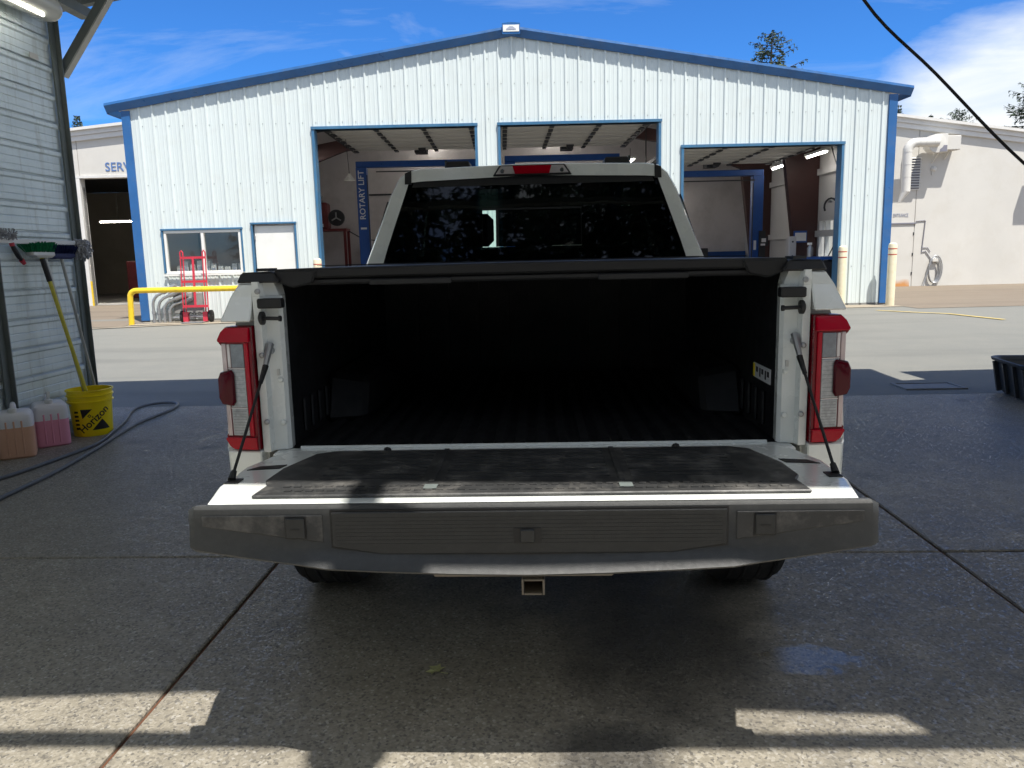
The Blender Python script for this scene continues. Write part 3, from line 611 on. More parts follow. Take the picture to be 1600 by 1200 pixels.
for k in range(3): a = radians(90 + 120 * k); sp.bar((0.42, -0.42, 2.6), (0.42 + 0.17 * cos(a), -0.42, 2.6 + 0.17 * sin(a)), 0.04)
sp.build('spokes', 'steel', fw)
MB().box(-0.3, -0.02, -0.306, -0.301, 2.32, 2.42).build('name_plate', 'whiteink', t)
MB().tube([(0.7, 0, 2.2), (1.2, 0, 1.9), (1.8, 0.0, 1.85), (2.4, 0, 2.1)], 0.02, 6).build('air_hose', 'dark', t)
t = thing('wall_cabinet', BW(-4.75, 9.0, 1.24), 'small white cabinet standing low at the back of the left bay', 'cabinet', FT)
MB().box(-0.45, 0.45, -0.2, 0.2, 0, 0.62).build('case', 'cardboard', t, bevel=0.01); MB().box(-0.48, -0.455, -0.22, 0.2, 0.0, 0.62).build('edge', 'dark', t)
t = thing('pendant_lamp', BW(-5.0 + 0.42, 2.4, 3.35), 'small pendant lamp hanging on a cord at the left of the left bay', 'lamp', FT)
MB().tube([(0, 0, 1.5), (0.02, 0, 0.9), (0.06, 0, 0.15)], 0.008, 6).build('cord', 'dark', t); MB().lathe([(0.03, 0.16), (0.05, 0.1), (0.14, 0.0), (0.13, -0.01)], (0.06, 0, 0), 16).build('lamp_shade', 'duct', t)
t = thing('notice_sheet', BW(6.86, 3.33, 1.62), 'white notice sheet with a blue edge on the near maroon column', 'notice', FT)
MB().box(-0.17, 0.17, 0, 0.03, 0, 0.3).build('backing', 'liftblue', t); MB().box(-0.14, 0.15, -0.004, -0.001, 0.04, 0.25).build('paper', 'whiteink', t)
t = thing('hanging_hose', BW(7.15, 2.2, 2.45), 'black hose loop hung on the right wall of the workshop', 'hose', FT)
MB().tube([(0.16 * cos(a), 0, 0.2 * sin(a)) for a in [radians(-30 + k * 24) for k in range(11)]], 0.025, 8).build('loop', 'dark', t); MB().box(-0.03, 0.03, 0.0, 0.1, 0.1, 0.15).build('hook', 'steel', t)
t = thing('work_bench', BW(6.7, 1.4, 0.215), 'dark blue work bench along the right wall just inside the right bay', 'bench', FT)
MB().box(-0.45, 0.55, -0.9, 0.9, 0.98, 1.05).build('top', 'liftblue', t, bevel=0.01)
for x in (-0.4, 0.5):
    for y in (-0.85, 0.85): MB().box(x - 0.03, x + 0.03, y - 0.03, y + 0.03, 0, 0.98).build('leg', 'dark', t)
MB().box(-0.4, 0.5, -0.85, 0.85, 0.2, 0.95).build('drawers', 'dark', t)
t = thing('spray_bottle', BW(6.25, 1.1, 1.268), 'small silver bottle with a white top on the work bench', 'bottle', FT)
MB().lathe([(0.06, 0), (0.065, 0.02), (0.065, 0.2), (0.03, 0.25), (0.03, 0.27)], (0, 0, 0), 14).build('body', 'steel', t, smooth=True); MB().box(-0.06, 0.03, -0.025, 0.025, 0.27, 0.32).build('trigger', 'white', t)
t = thing('tool_cart', BW(5.2, 8.4, 0.215), 'dark tool cart at the back of the right bay', 'cart', FT)
MB().box(-0.7, 0.5, -0.4, 0.3, 0.15, 1.35).build('body', 'dark', t, bevel=0.02); MB().box(-0.4, 0.1, -0.41, -0.401, 1.05, 1.3).build('drawer_front', 'darkred', t)
for x in (-0.6, 0.4): MB().lathe([(0.075, -0.02), (0.075, 0.02)], (x, -0.3, 0.075), 12, 'y').build('caster', 'rubber', t)
t = thing('tall_locker', BW(6.36, 2.6, 0.215), 'slim pale grey locker beside the maroon column', 'locker', FT)
MB().box(-0.09, 0.09, -0.1, 0.1, 0, 1.55).build('case', 'insul', t, bevel=0.01)
for w in (0.7, 1.05, 1.4): MB().box(-0.02, 0.02, -0.104, -0.1005, w, w + 0.04).build('slot', 'dark', t)
# cartons standing in the window
ORD = ('first', 'second', 'third', 'fourth', 'fifth', 'sixth', 'seventh', 'eighth', 'ninth', 'tenth', 'eleventh')
for k in range(11):
    u = -8.0 + k * 0.15; h = random.uniform(0.15, 0.31); d = random.uniform(0.10, 0.14)
    t = thing('white_carton', BW(u, random.uniform(0.22, 0.28), 1.202), ORD[k] + ' small white carton from the left inside the workshop window', 'carton', FT + random.uniform(-.1, .1), 'white cartons behind the workshop window')
    MB().box(0, d, 0, 0.15, 0, h).build('box', 'cardboard', t, bevel=0.004); MB().box(0.02, d - 0.02, -0.003, -0.0005, 0.03, h * 0.6).build('print', 'greyink', t)

# conduits by the corner
t = thing('conduit_bundle', BW(-8.3, -0.06, 0.2), 'four bent grey conduits rising from the ground by the blue corner', 'conduit', FT)
for k in range(4):
    x = -0.10 + k * 0.105; hh = 0.62 - k * 0.07; rr = 0.24; y = -0.05 - 0.02 * (3 - k)
    pts = [(x, y, 0.0), (x, y, hh - rr)] + arc((x + rr, hh - rr), rr, 180, 112 - k * 4, 7, lambda a, c: (a, y, c))
    e = Vector(pts[-1]); d = (Vector(pts[-1]) - Vector(pts[-2])).normalized(); pts.append(tuple(e + d * 0.10))
    c = MB().tube(pts, 0.031, 10).build('pipe', 'steel', t, smooth=True)
    p2 = e + d * 0.09; p3 = e + d * (0.42 - 0.03 * k)
    MB().tube([tuple(p2), tuple(p3)], 0.05, 10).build('fitting', 'steel', c, smooth=True)
    MB().tube([(x, y, 0.19), (x, y, 0.25)], 0.040, 10).build('coupling', 'steel', c, smooth=True)
MB().box(0.3, 0.95, -0.02, 0.0, 0.18, 0.62).build('cover_box', 'drain', t, bevel=0.01); MB().tube([(0.3, -0.08, 0.1), (1.1, -0.08, 0.1)], 0.02, 8).build('ground_pipe', 'steel', t)
# guard rail
t = thing('guard_rail', BW(-8.7, -0.6, 0.17), 'thick yellow pipe guard rail in front of the workshop window', 'guard rail', FT)
pts = [(0.0, 0, -0.1), (0.03, 0, 0.58)] + arc((0.17, 0.60), 0.14, 180, 90, 6, lambda a, c: (a, 0, c))[1:] + [(0.6, 0, 0.74), (3.2, 0, 0.74)] + arc((3.2, 0.60), 0.14, 90, 0, 6, lambda a, c: (a, 0, c))[1:] + [(3.34, 0, -0.1)]
MB().tube(pts, 0.058, 14).build('pipe', 'yellow', t, smooth=True)
for x in (0.0, 3.34): MB().lathe([(0.12, 0), (0.12, 0.02), (0.07, 0.025)], (x, 0, 0.0), 14).build('foot_flange', 'yellow', t)
# hand truck
t = thing('hand_truck', BW(-7.42, -0.22, 0.205), 'tall red steel hand truck leaning at the workshop window', 'hand truck', FT)
ang = radians(9)
def ht(x, z, y=0.0): return (x, -0.16 + z * sin(ang) * 0.45 + y, z * 1.0)
for s in (-1, 1):
    x = s * 0.235
    for off in (-0.03, 0.035):
        MB().tube([ht(x + off * 0.9, 0.14), ht(x + off * 0.9, 1.40)], 0.013, 8).build('side_tube', 'rackred', t, smooth=True)
    MB().tube([ht(x - 0.028, 1.40), ht(x - 0.03, 1.47), ht(x, 1.51), ht(x + 0.03, 1.47), ht(x + 0.031, 1.40)], 0.016, 8).build('handle', 'rackred', t, smooth=True)
    w = MB().lathe([(0.085, -0.03), (0.125, -0.025), (0.128, 0), (0.125, 0.025), (0.085, 0.03)], (s * 0.30, -0.10, 0.128), 18, 'x').build('wheel', 'rubber', t, smooth=True)
    MB().lathe([(0.084, -0.025), (0.084, 0.025)], (s * 0.30, -0.10, 0.128), 14, 'x').build('rim', 'chrome', w)
    MB().box(s * 0.21 - 0.05, s * 0.21 + 0.05, -0.2, -0.1, 0.02, 0.22).build('axle_bracket', 'rackred', t)
for z in (0.34, 0.86, 1.36): MB().bar(ht(-0.26, z), ht(0.26, z), 0.02, 0.05).build('cross_bar', 'rackred', t)
MB().bar(ht(0.0, 0.34), ht(0.0, 1.36), 0.045, 0.02).build('centre_bar', 'rackred', t)
MB().tube([(-0.33, -0.10, 0.128), (0.33, -0.10, 0.128)], 0.012, 8).build('axle', 'steel', t)
MB().box(-0.22, 0.22, -0.45, -0.17, 0.005, 0.02).build('toe_plate', 'steel', t)
MB().tube([(-0.18, -0.12, 0.13), (-0.1, -0.2, 0.22), (0.0, -0.22, 0.16), (0.1, -0.2, 0.22), (0.2, -0.12, 0.12)], 0.01, 6).build('frame_stay', 'darksteel', t)
# bollards
def bollard(u, v, h, lab):
    p = BW(u, v); t = thing('bollard', (p.x, p.y, gz(p.y) + 0.008), lab, 'bollard', FT, 'cream bollards along the workshop front')
    MB().lathe([(0.088, 0), (0.088, h - 0.07), (0.08, h - 0.03), (0.055, h - 0.008), (0.01, h)], n=20).build('sleeve', 'cream', t, smooth=True)
    for z in (h - 0.13, h - 0.25): MB().lathe([(0.0895, z - 0.011), (0.0895, z + 0.011)], n=20, cap=False).build('stripe', 'stripe', t, smooth=True)
bollard(6.46, -0.16, 1.29, 'cream bollard with red stripes beside the right bay door')
bollard(7.43, -0.38, 1.33, 'cream bollard with red stripes at the right corner of the workshop')
bollard(-4.82, -0.16, 1.29, 'cream bollard top showing over the truck beside the left bay door')

# ------------------------------------------------------------------ long white building behind
def BR(u, v, w=0.0): return BW(u, v + 10.0, w)
rb = thing('service_building', BR(0, 0), 'long low white building behind the workshop with a dark service doorway', 'building', FT)
RT = [(-34, 4.2), (-13.42, 6.08), (-1.0, 7.25), (12.59, 5.79), (16.86, 5.2), (34, 2.9)]
def rtop(u):
    for (a, wa), (b, wb) in zip(RT, RT[1:]):
        if a <= u <= b: return wa + (wb - wa) * (u - a) / (b - a)
us = [-34, -30, -26, -22, -18.5, -15.0, -9.0, -4, 0, 4, 8.8, 13.32, 17.6, 21.5, 26, 30, 34]
for a, b in zip(us, us[1:]):
    if -9.01 < a < 8.7: continue
    lo = 4.38 if a == -15.0 else 0.0
    e = 0.008
    pts = [(a + e, lo), (b - e, lo), (b - e, rtop(b) - 0.06), (a + e, rtop(a) - 0.06)]
    MB().prism_y(pts, 0.0, 0.3).build('wall_panel', 'stucco', rb, bevel=0.006)
MB().box(-33.9, -15.0, 0.08, 0.26, 0.0, 4.1).box(8.8, 33.9, 0.08, 0.26, 0.0, 2.8).build('joint_backing', 'drain', rb)
for a, b in ((-34, -13.42), (-13.42, -8.85), (7.7, 12.59), (12.59, 16.86), (16.86, 34)):
    wa, wb = rtop(a), rtop(b)
    MB().prism_y([(a, wa - 0.05), (b, wb - 0.05), (b, wb + 0.04), (a, wa + 0.04)], -0.24, 0.5).build('coping', 'coping', rb)
    MB().prism_y([(a, wa - 0.20), (b, wb - 0.20), (b, wb - 0.052), (a, wa - 0.052)], -0.14, -0.002).build('fascia', 'coping', rb)
    MB().prism_y([(a, wa - 0.36), (b, wb - 0.36), (b, wb - 0.205), (a, wa - 0.205)], -0.09, -0.003).build('fascia', 'coping', rb)
    MB().prism_y([(a, wa - 0.9), (b, wb - 0.9), (b, wb - 0.06), (a, wa - 0.06)], 0.51, 0.55).build('parapet_back', 'coping', rb)
MB().box(7.7, 8.79, 0.0, 0.3, 0.0, 5.9).build('wall_panel', 'stucco', rb)
MB().box(-15.25, -8.9, -0.05, -0.003, 4.38, 4.46).build('door_header', 'coping', rb)
MB().box(-15.2, -15.0, -0.05, 0.29, 0.05, 4.375).build('door_jamb', 'coping', rb)
MB().box(-14.995, -14.94, -0.06, -0.03, 0.05, 0.95).build('jamb_guard', 'yellow', rb)
# dark shop behind the service doorway
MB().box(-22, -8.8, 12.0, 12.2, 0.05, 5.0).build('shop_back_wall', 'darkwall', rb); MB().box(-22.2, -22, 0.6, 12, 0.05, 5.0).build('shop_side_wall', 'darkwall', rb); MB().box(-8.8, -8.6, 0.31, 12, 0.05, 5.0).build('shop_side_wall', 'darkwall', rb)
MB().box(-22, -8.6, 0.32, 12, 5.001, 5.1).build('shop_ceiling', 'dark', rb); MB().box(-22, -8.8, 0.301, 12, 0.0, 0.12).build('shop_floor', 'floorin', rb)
v_, f_ = text_geo('SERVICE', 0.40, 0.004, 'LEFT', 0.002)
MB().add([(-14.12 + q[0], -0.012 - q[2], 4.72 + q[1]) for q in v_], f_).build('service_lettering', 'blueink', rb)
for k, (u, v, w, ln, al) in enumerate(((-13.7, 4.0, 3.62, 1.7, 'u'), (-15.3, 3.0, 3.12, 1.4, 'u'), (-14.2, 9.0, 3.3, 0.7, 'u'))):
    p = BR(u, v, w); t = thing('shop_light', p, ('long lit strip light high in the dark service doorway', 'lit strip light at the left edge of the dark service doorway', 'short lit strip light deep in the dark service doorway')[k], 'light', FT + pi / 2, 'strip lights in the dark service shop')
    MB().box(-0.06, 0.06, -ln / 2, ln / 2, 0, 0.05).build('housing', 'white', t); MB().tube([(0, -ln / 2, -0.02), (0, ln / 2, -0.02)], 0.022, 8).build('tube', 'lamp2', t); MB().bar((0, 0, 0.05), (0, 0, 1.3), 0.01).build('hanger', 'dark', t)
p = BR(-13.6, 6.5, 0.12); t = thing('raised_vehicle_lift', p, 'dark blue lift post standing in the dark service doorway', 'vehicle lift', FT)
MB().box(-0.2, 0.2, -0.2, 0.2, 0, 3.9).build('column', 'liftblue', t); MB().box(-1.2, -0.15, -0.1, 0.1, 1.0, 1.15).build('arm', 'liftblue', t); MB().box(-0.4, 0.4, -0.5, 0.5, 0, 0.03).build('base_plate', 'liftblue', t)
for k, (u, h, m) in enumerate(((-15.0, 1.5, 'darkred'), (-14.3, 1.6, 'dark'), (-13.9, 1.1, 'darkred'))):
    p = BR(u, 3.5 + k * 0.4, 0.12); t = thing('tool_cabinet', p, ('red tool cabinet at the left of the dark service doorway', 'dark tool cabinet in the middle of the dark service doorway', 'low red tool cabinet by the lift post in the service doorway')[k], 'tool cabinet', FT, 'tool cabinets in the dark service shop')
    MB().box(-0.3, 0.3, -0.25, 0.25, 0.1, h).build('case', m, t, bevel=0.02)
    for q in range(4): MB().box(-0.26, 0.26, -0.262, -0.252, 0.18 + q * (h - 0.3) / 4, 0.14 + (q + 1) * (h - 0.3) / 4).build('drawer', m, t)
    for x in (-0.22, 0.22): MB().lathe([(0.05, -0.02), (0.05, 0.02)], (x, -0.15, 0.05), 10, 'x').build('caster', 'rubber', t)
p = BR(-14.6, 5.2, 0.12); t = thing('tyre_rack', p, 'stack of dark tyres hung up in the dark service doorway', 'tyres', FT)
for k in range(4): MB().lathe([(0.2, -0.11), (0.36, -0.1), (0.38, 0), (0.36, 0.1), (0.2, 0.11)], (-0.2 + k * 0.02, k * 0.26, 2.3), 20, 'y').build('tyre', 'rubber', t, smooth=True)
MB().bar((-0.6, -0.1, 1.9), (-0.6, 1.0, 1.9), 0.04).bar((-0.6, 0, 0), (-0.6, 0, 2.6), 0.05).build('rack', 'darksteel', t)

# entrance side
MB().box(11.9, 13.30, -0.012, -0.002, 0.1, 2.22).build('entrance_door', 'stucco', rb)
MB().box(11.85, 13.36, -0.05, -0.004, 2.23, 2.275).build('entrance_head_trim', 'shade', rb)
v_, f_ = text_geo('ENTRANCE', 0.165, 0.003, 'LEFT', 0.0)
MB().add([(12.56 + q[0] * 0.62, -0.01 - q[2], 2.53 + q[1]) for q in v_], f_).build('entrance_lettering', 'greyink', rb)
MB().box(12.2, 13.24, -0.016, -0.0125, 0.102, 0.46).build('rust_patch', 'rust', rb)
for w in (0.5, 1.15, 1.85): MB().box(13.28, 13.315, -0.03, -0.013, w, w + 0.10).build('door_hinge', 'darksteel', rb)
lv = MB().box(12.77, 13.41, -0.03, -0.004, 3.36, 4.43).build('louvre', 'duct', rb)
for k in range(12):
    w = 3.40 + k * 0.087
    MB().prism_x([(-0.034, w), (-0.031, w), (-0.031, w + 0.06), (-0.034, w + 0.06)], 12.80, 13.38).build('louvre_gap', 'shade', lv)
    MB().prism_x([(-0.09, w + 0.045), (-0.085, w + 0.055), (-0.034, w + 0.085), (-0.034, w + 0.075)], 12.78, 13.40).build('louvre_blade', 'duct', lv)
p = BR(13.6, 0, 4.55); t = thing('exhaust_blower', p, 'white exhaust blower with a bent duct on the white wall by the workshop corner', 'blower', FT)
MB().lathe([(0.15, -0.62), (0.30, -0.60), (0.30, -0.22), (0.15, -0.2)], (0.02, 0, 0.27), 24, 'y').build('scroll', 'duct', t, smooth=True)
MB().box(0.04, 0.36, -0.60, -0.22, -0.02, 0.57).build('outlet', 'duct', t, bevel=0.01); MB().box(0.37, 0.86, -0.5, -0.002, 0.06, 0.52).build('motor_box', 'stucco', t, bevel=0.02)
MB().box(0.10, 0.34, -0.612, -0.603, 0.0, 0.2).build('outlet_opening', 'shade', t)
dpts = [(0.02, -0.62, 0.30), (-0.15, -0.62, 0.30), (-0.62, -0.62, 0.30)] + arc((-0.70, 0.02), 0.28, 90, 180, 6, lambda a, c: (a, -0.62, c)) + [(-0.98, -0.62, -0.5), (-0.98, -0.62, -1.28)]
dd = MB().tube(dpts, 0.15, 18).build('duct', 'duct', t, smooth=True)
for q in ((-0.15, 0.30, 0), (-0.42, 0.30, 0), (-0.62, 0.30, 0)): MB().lathe([(0.157, -0.01), (0.157, 0.01)], (q[0], -0.62, q[1]), 18, 'x').build('seam_band', 'duct', dd, smooth=True)
for w in (0.0, -0.4, -0.8): MB().lathe([(0.157, w - 0.01), (0.157, w + 0.01)], (-0.98, -0.62, 0), 18).build('seam_band', 'duct', dd, smooth=True)
MB().loft([[(-0.98 + 0.15 * cos(a), -0.62 + 0.15 * sin(a), -1.28) for a in [2 * pi * k / 12 for k in range(12)]], [(-1.16 + 0.05 * cos(a), -0.62 + 0.05 * sin(a), -1.62) for a in [2 * pi * k / 12 for k in range(12)]]]).build('hood', 'duct', t, smooth=True)
MB().bar((0.2, -0.4, 0.0), (0.2, 0.0, -0.3), 0.03).bar((0.6, -0.3, 0.06), (0.6, 0.0, -0.2), 0.03).build('bracket', 'duct', t)
p = BR(13.85, 0, 3.95); t = thing('wall_bell', p, 'small round white bell on the white wall under the blower', 'bell', FT)
MB().lathe([(0.09, -0.002), (0.09, -0.05), (0.05, -0.1), (0.01, -0.11)], (0, 0, 0.1), 16, 'y').build('gong', 'duct', t, smooth=True); MB().box(-0.05, -0.02, -0.05, -0.002, -0.1, 0.02).build('striker', 'duct', t)
p = BR(14.05, 0, 0.1); t = thing('hose_coil', p, 'grey hose coiled on a hook on the white wall near the entrance', 'hose', FT)
for k in range(5):
    c = 0.52 + 0.012 * k; rx = 0.17 + 0.016 * k; rz_ = 0.40 + 0.02 * k
    MB().tube([(rx * cos(a) + 0.02 * k - 0.03, -0.06 - 0.02 * (k % 3), c + rz_ * sin(a)) for a in [2 * pi * j / 18 for j in range(19)]], 0.017, 6).build('coil', 'steel', t, smooth=True)
MB().tube([(0.03, -0.07, 0.95), (-0.15, -0.07, 0.7), (-0.28, -0.08, 0.3), (-0.36, -0.12, 0.02)], 0.017, 6).build('tail', 'steel', t, smooth=True)
MB().box(-0.10, 0.12, -0.12, -0.002, 0.82, 0.95).build('hook', 'stucco', t, bevel=0.02)
p = BR(13.36, -0.02, 2.32); t = thing('water_pipe', p, 'thin grey water pipe running down the white wall to the hose', 'pipe', FT)
MB().tube([(0, 0, 0), (0.30, 0, 0.02), (0.32, 0, 0), (0.26, 0, -0.9), (0.25, 0, -1.05), (0.38, 0, -1.02), (0.56, 0, -1.25), (0.60, -0.02, -1.40)], 0.014, 6).build('pipe', 'shade', t); MB().tube([(0.26, 0, -0.9), (0.45, 0, -0.9), (0.55, 0, -1.05)], 0.012, 6).build('branch', 'shade', t)
p = BR(17.45, 0, 3.9); t = thing('wall_shadow_box', p, 'unseen box added past the right edge to cast a shadow on the white wall', 'shadow caster', FT)  # box added out of view for the shadow it throws on the wall
MB().box(-0.3, 0.3, -0.75, -0.35, 0, 0.4).build('case', 'coping', t, bevel=0.02); MB().box(-0.06, 0.06, -0.36, -0.002, 0.1, 0.25).build('arm', 'coping', t)

# ------------------------------------------------------------------ wash bay canopy and its left wall
WX = -4.15
cw = thing('wash_bay_wall', (WX, 6.9, 0), 'weathered pale grey metal wall with horizontal ribs at the left of the wash bay', 'wall')
PH = 0.231
for seg in ((-9.0, -2.0), (-2.0, -0.02)):
    pass
prof = [(0.0, 0.0), (0.0, 0.04), (-0.004, 0.046), (0.0, 0.052), (0.0, 0.10), (-0.004, 0.106), (0.0, 0.112), (0.0, 0.165), (0.014, 0.178), (0.014, 0.205), (-0.012, 0.2195), (-0.012, 0.2245)]
for k in range(17):
    z0 = 0.10 + k * PH
    if z0 + PH > 4.05: break
    for y0, y1 in ((-10.9, -6.02), (-6.02, -0.125)):
        m = MB(); vs = [(x, y, z0 + z) for y in (y0, y1) for x, z in prof]; n = len(prof)
        m.add(vs, [(j, j + 1, n + j + 1, n + j) for j in range(n - 1)]); m.build('siding_panel', 'siding', cw)
MB().box(-0.10, -0.02, -10.9, -0.03, 0.0, 4.0).build('wall_backing', 'siding', cw)
MB().box(-0.06, 0.05, -10.9, -0.02, 0.0, 0.098).build('base_rail', 'greysteel', cw)
for y in (-0.02, -1.11, -2.24, -3.35, -5.55, -7.75, -9.95):
    p = MB().box(0.017, 0.034, y - 0.11, y - 0.036, 0.0, 4.0).box(0.0345, 0.07, y - 0.045, y - 0.036, 0.0, 4.0).build('wall_post', 'greysteel', cw)
    MB().box(0.0165, 0.040, y - 0.0355, y, 0.0, 4.0).build('post_edge', 'siding', p)
MB().box(0.018, 0.0215, -0.42, -0.31, 3.10, 3.145).build('maker_label', 'cardboard', cw)
cp = thing('wash_bay_canopy', (0.05, 4.0, 0), 'grey steel canopy over the wash bay with sloping rafters and corner braces', 'canopy')
EZ, RZ, EX = 3.84, 4.60, 4.72
def cz(x): return RZ - (RZ - EZ) * abs(x) / EX
Y0c, Y1c = -3.47, 3.66
for s in (-1, 1):
    for k in range(6):
        ya = Y0c + (Y1c - Y0c) * k / 6; yb = Y0c + (Y1c - Y0c) * (k + 1) / 6
        MB().prism_y([(0, RZ + 0.06), (s * EX + (0.14 if s > 0 else 0), EZ + 0.06 - (0.022 if s > 0 else 0)), (s * EX + (0.14 if s > 0 else 0), EZ + 0.09 - (0.022 if s > 0 else 0)), (0, RZ + 0.09)], ya + 0.001, yb - 0.001).build('roof_sheet', 'roofm', cp)
    for y in (Y0c + 0.04, -1.2, 1.2, Y1c - 0.04):
        MB().prism_y([(0, RZ - 0.10), (s * EX, EZ - 0.06), (s * EX, EZ + 0.055), (0, RZ + 0.055)], y - 0.04, y + 0.04).build('rafter', 'greysteel', cp)
    MB().box(s * 4.28 - 0.05, s * 4.28 + 0.05, Y0c + 0.1, Y1c - 0.1, 3.70, 3.79).build('eave_beam', 'greysteel', cp)
for y in (Y0c - 0.01,): MB().box(-4.3, 4.3, y - 0.03, y + 0.03, 3.86, 3.92).build('tie_beam', 'greysteel', cp); MB().prism_y([(2.15, 3.921), (4.3, 3.921), (2.15, cz(2.15) - 0.045)], y - 0.02, y + 0.02).build('gable_shade_panel', 'siding', cp)  # the unseen gable panel is added to end the sunlit strip on the floor
for y in (2.58, 0.6, -2.6): MB().box(4.55, 4.67, y - 0.06, y + 0.06, 0.0, 3.9).build('post', 'greysteel', cp)
for y in (-2.6,): MB().box(-4.12, -4.0, y - 0.06, y + 0.06, 0.0, 3.75).build('post', 'greysteel', cp)
# corner braces of square tube
for sx, zb in ((-1, 3.07), (1, 2.85)):
    xb = -4.20 if sx < 0 else 4.56; yb = 2.93 if sx < 0 else 2.58
    MB().bar((xb, yb, zb), (xb - sx * 0.78, yb, zb + 1.04), 0.07, 0.07).build('brace', 'greysteel', cp)
    MB().bar((xb - sx * 0.03, yb, zb - 0.028), (xb - sx * 0.81, yb, zb + 1.012), 0.073, 0.012).build('brace_face', 'alu', cp)
# lamp-shaped stand-in added on the rear gable to cast the tailgate shadow
gl = thing('gable_shadow_caster', (0.53, 0.53, 4.32), 'unseen lamp-shaped stand-in added on the rear gable to shade the tailgate', 'shadow caster')
MB().tube([(0.0, 0.0, 0.16), (0.0, -0.08, 0.17), (-0.01, -0.15, 0.12), (0.0, -0.18, 0.05)], 0.045, 10).build('arm', 'dark', gl, smooth=True)
MB().lathe([(0.05, 0.05), (0.09, 0.0), (0.12, -0.10), (0.115, -0.12)], (0.02, -0.20, 0.0), 20).build('lamp_shade', 'dark', gl, smooth=True)
# neighbouring bay
nb = thing('neighbouring_canopy', (7.3, 4.0, 0), 'low canopy roof over the next wash bay on the right', 'canopy')
MB().prism_z([(-2.62, -3.5), (2.2, -3.5), (2.2, 3.72), (-2.2, 3.52), (-2.16, 2.97), (-2.62, 2.9)], 3.66, 3.74).build('roof_sheet', 'roofm', nb)
for x in (1.9,):
    for y in (-3.0, 3.0): MB().box(x - 0.06, x + 0.06, y - 0.06, y + 0.06, 0, 3.655).build('post', 'greysteel', nb)
# vapour-proof lamp at the top of the wall
t = thing('batten_lamp', (-3.99, 5.62, 3.49), 'milky tubular batten lamp under the canopy at the top left', 'light')
ring = [(0.115 * cos(a), 0.105 * sin(a)) for a in [2 * pi * k / 16 for k in range(16)]]
MB().loft([[(x * q, y, z * q) for x, z in ring] for y, q in ((-1.0, 0.8), (-0.96, 1), (0.90, 1), (0.97, 0.93), (1.0, 0.8))]).build('cover', 'fixture', t, smooth=True)
MB().tube([(0.06, -0.85, -0.098), (0.06, 0.78, -0.098)], 0.012, 8).build('tube', 'lamp3', t)
MB().box(-0.09, 0.03, -0.9, 0.9, 0.09, 0.2).build('housing', 'greysteel', t)
for y in (-0.5, 0.85): MB().box(-0.13, -0.118, y, y + 0.03, -0.05, 0.06).build('clip', 'steel', t)
# hanging bar with brushes
t = thing('tool_rail', (-4.02, 6.2, 1.615), 'white tool rail fixed along the ribbed wall above the brushes', 'rail')
MB().box(-0.012, 0.012, -3.2, 0.42, -0.018, 0.018).build('bar', 'white', t, bevel=0.004)
for y in (0.36, -0.75, -1.86): MB().box(-0.11, -0.0125, y - 0.012, y + 0.012, -0.012, 0.012).build('bracket', 'white', t)
def brush(name, top, foot, pole, polemat, headmat, w, lab, grip=None):
    t = thing(name, foot, lab, 'brush'); f0 = Vector(foot); tp = Vector(top) - f0
    MB().tube([(0, 0, 0), tuple(tp * 0.5), tuple(tp)], pole, 10).build('pole', polemat, t, smooth=True)
    if grip: MB().tube([tuple(tp * (1 - grip)), tuple(tp * 0.995)], pole * 1.3, 10).build('grip', 'ink', t, smooth=True)
    d = tp.normalized(); hb = MB()
    MB().loft([[tuple(tp + Vector((x * q, y * q, 0)) + d * z) for x, y in rrect(0.075, w, 0.03)] for z, q in ((0.0, 0.7), (0.02, 1.0), (0.045, 1.0))]).build('head_block', 'alu' if headmat == 'greenb' else 'blueb', t)
    bm_ = MB()
    for k in range(420):
        x = random.uniform(-0.033, 0.033); y = random.uniform(-w / 2 + 0.012, w / 2 - 0.012); a = tp + Vector((x, y, 0)) + d * 0.045
        b_ = a + d * random.uniform(0.05, 0.075) + Vector((x * 0.8, y * 0.22, 0)); r = 0.004
        bm_.quad(a + Vector((0, -r, 0)), a + Vector((0, r, 0)), b_ + Vector((0, r * 1.4, 0)), b_ + Vector((0, -r * 1.4, 0))); bm_.quad(a + Vector((-r, 0, 0)), a + Vector((r, 0, 0)), b_ + Vector((r * 1.4, 0, 0)), b_ + Vector((-r * 1.4, 0, 0)))
    tag(bm_.build('bristles', headmat, t), kind='stuff')
    return t
brush('wash_brush', (-4.02, 6.16, 1.49), (-3.80, 6.31, 0.03), 0.016, 'yellowpole', 'greenb', 0.30, 'green bristled brush with a yellow pole standing in the bucket', 0.13)
brush('wash_brush', (-4.03, 6.21, 1.50), (-3.86, 6.36, 0.03), 0.014, 'alu', 'greenb', 0.22, 'grey poled brush right behind the yellow pole')
brush('wash_brush', (-4.03, 6.43, 1.48), (-4.00, 6.74, 0.005), 0.013, 'alu', 'blueb', 0.34, 'navy blue brush with a thin grey pole against the wall')
t = thing('mop_head', (-4.0, 6.68, 1.585), 'shaggy grey mop head hung at the end of the tool rail', 'mop')
mp_ = MB()
for k in range(330):
    a = random.uniform(0, 2 * pi); el = random.uniform(-1.1, 1.2); d = Vector((cos(a) * cos(el), sin(a) * cos(el), sin(el))); p0 = d * 0.02; p1 = d * random.uniform(0.05, 0.082) + Vector((0, 0, -0.01)); p2 = p1 + Vector((random.uniform(-.02, .02), random.uniform(-.03, .03), random.uniform(-.05, 0.005)))
    mp_.tube([p0, p1, p2], [0.008, 0.010, 0.007], 5)
tag(mp_.build('yarn', 'mopgrey', t, smooth=True, ang=80), kind='stuff'); MB().tube([(-0.07, -0.25, -0.02), (0, 0, 0)], 0.012, 8).build('handle', 'alu', t)
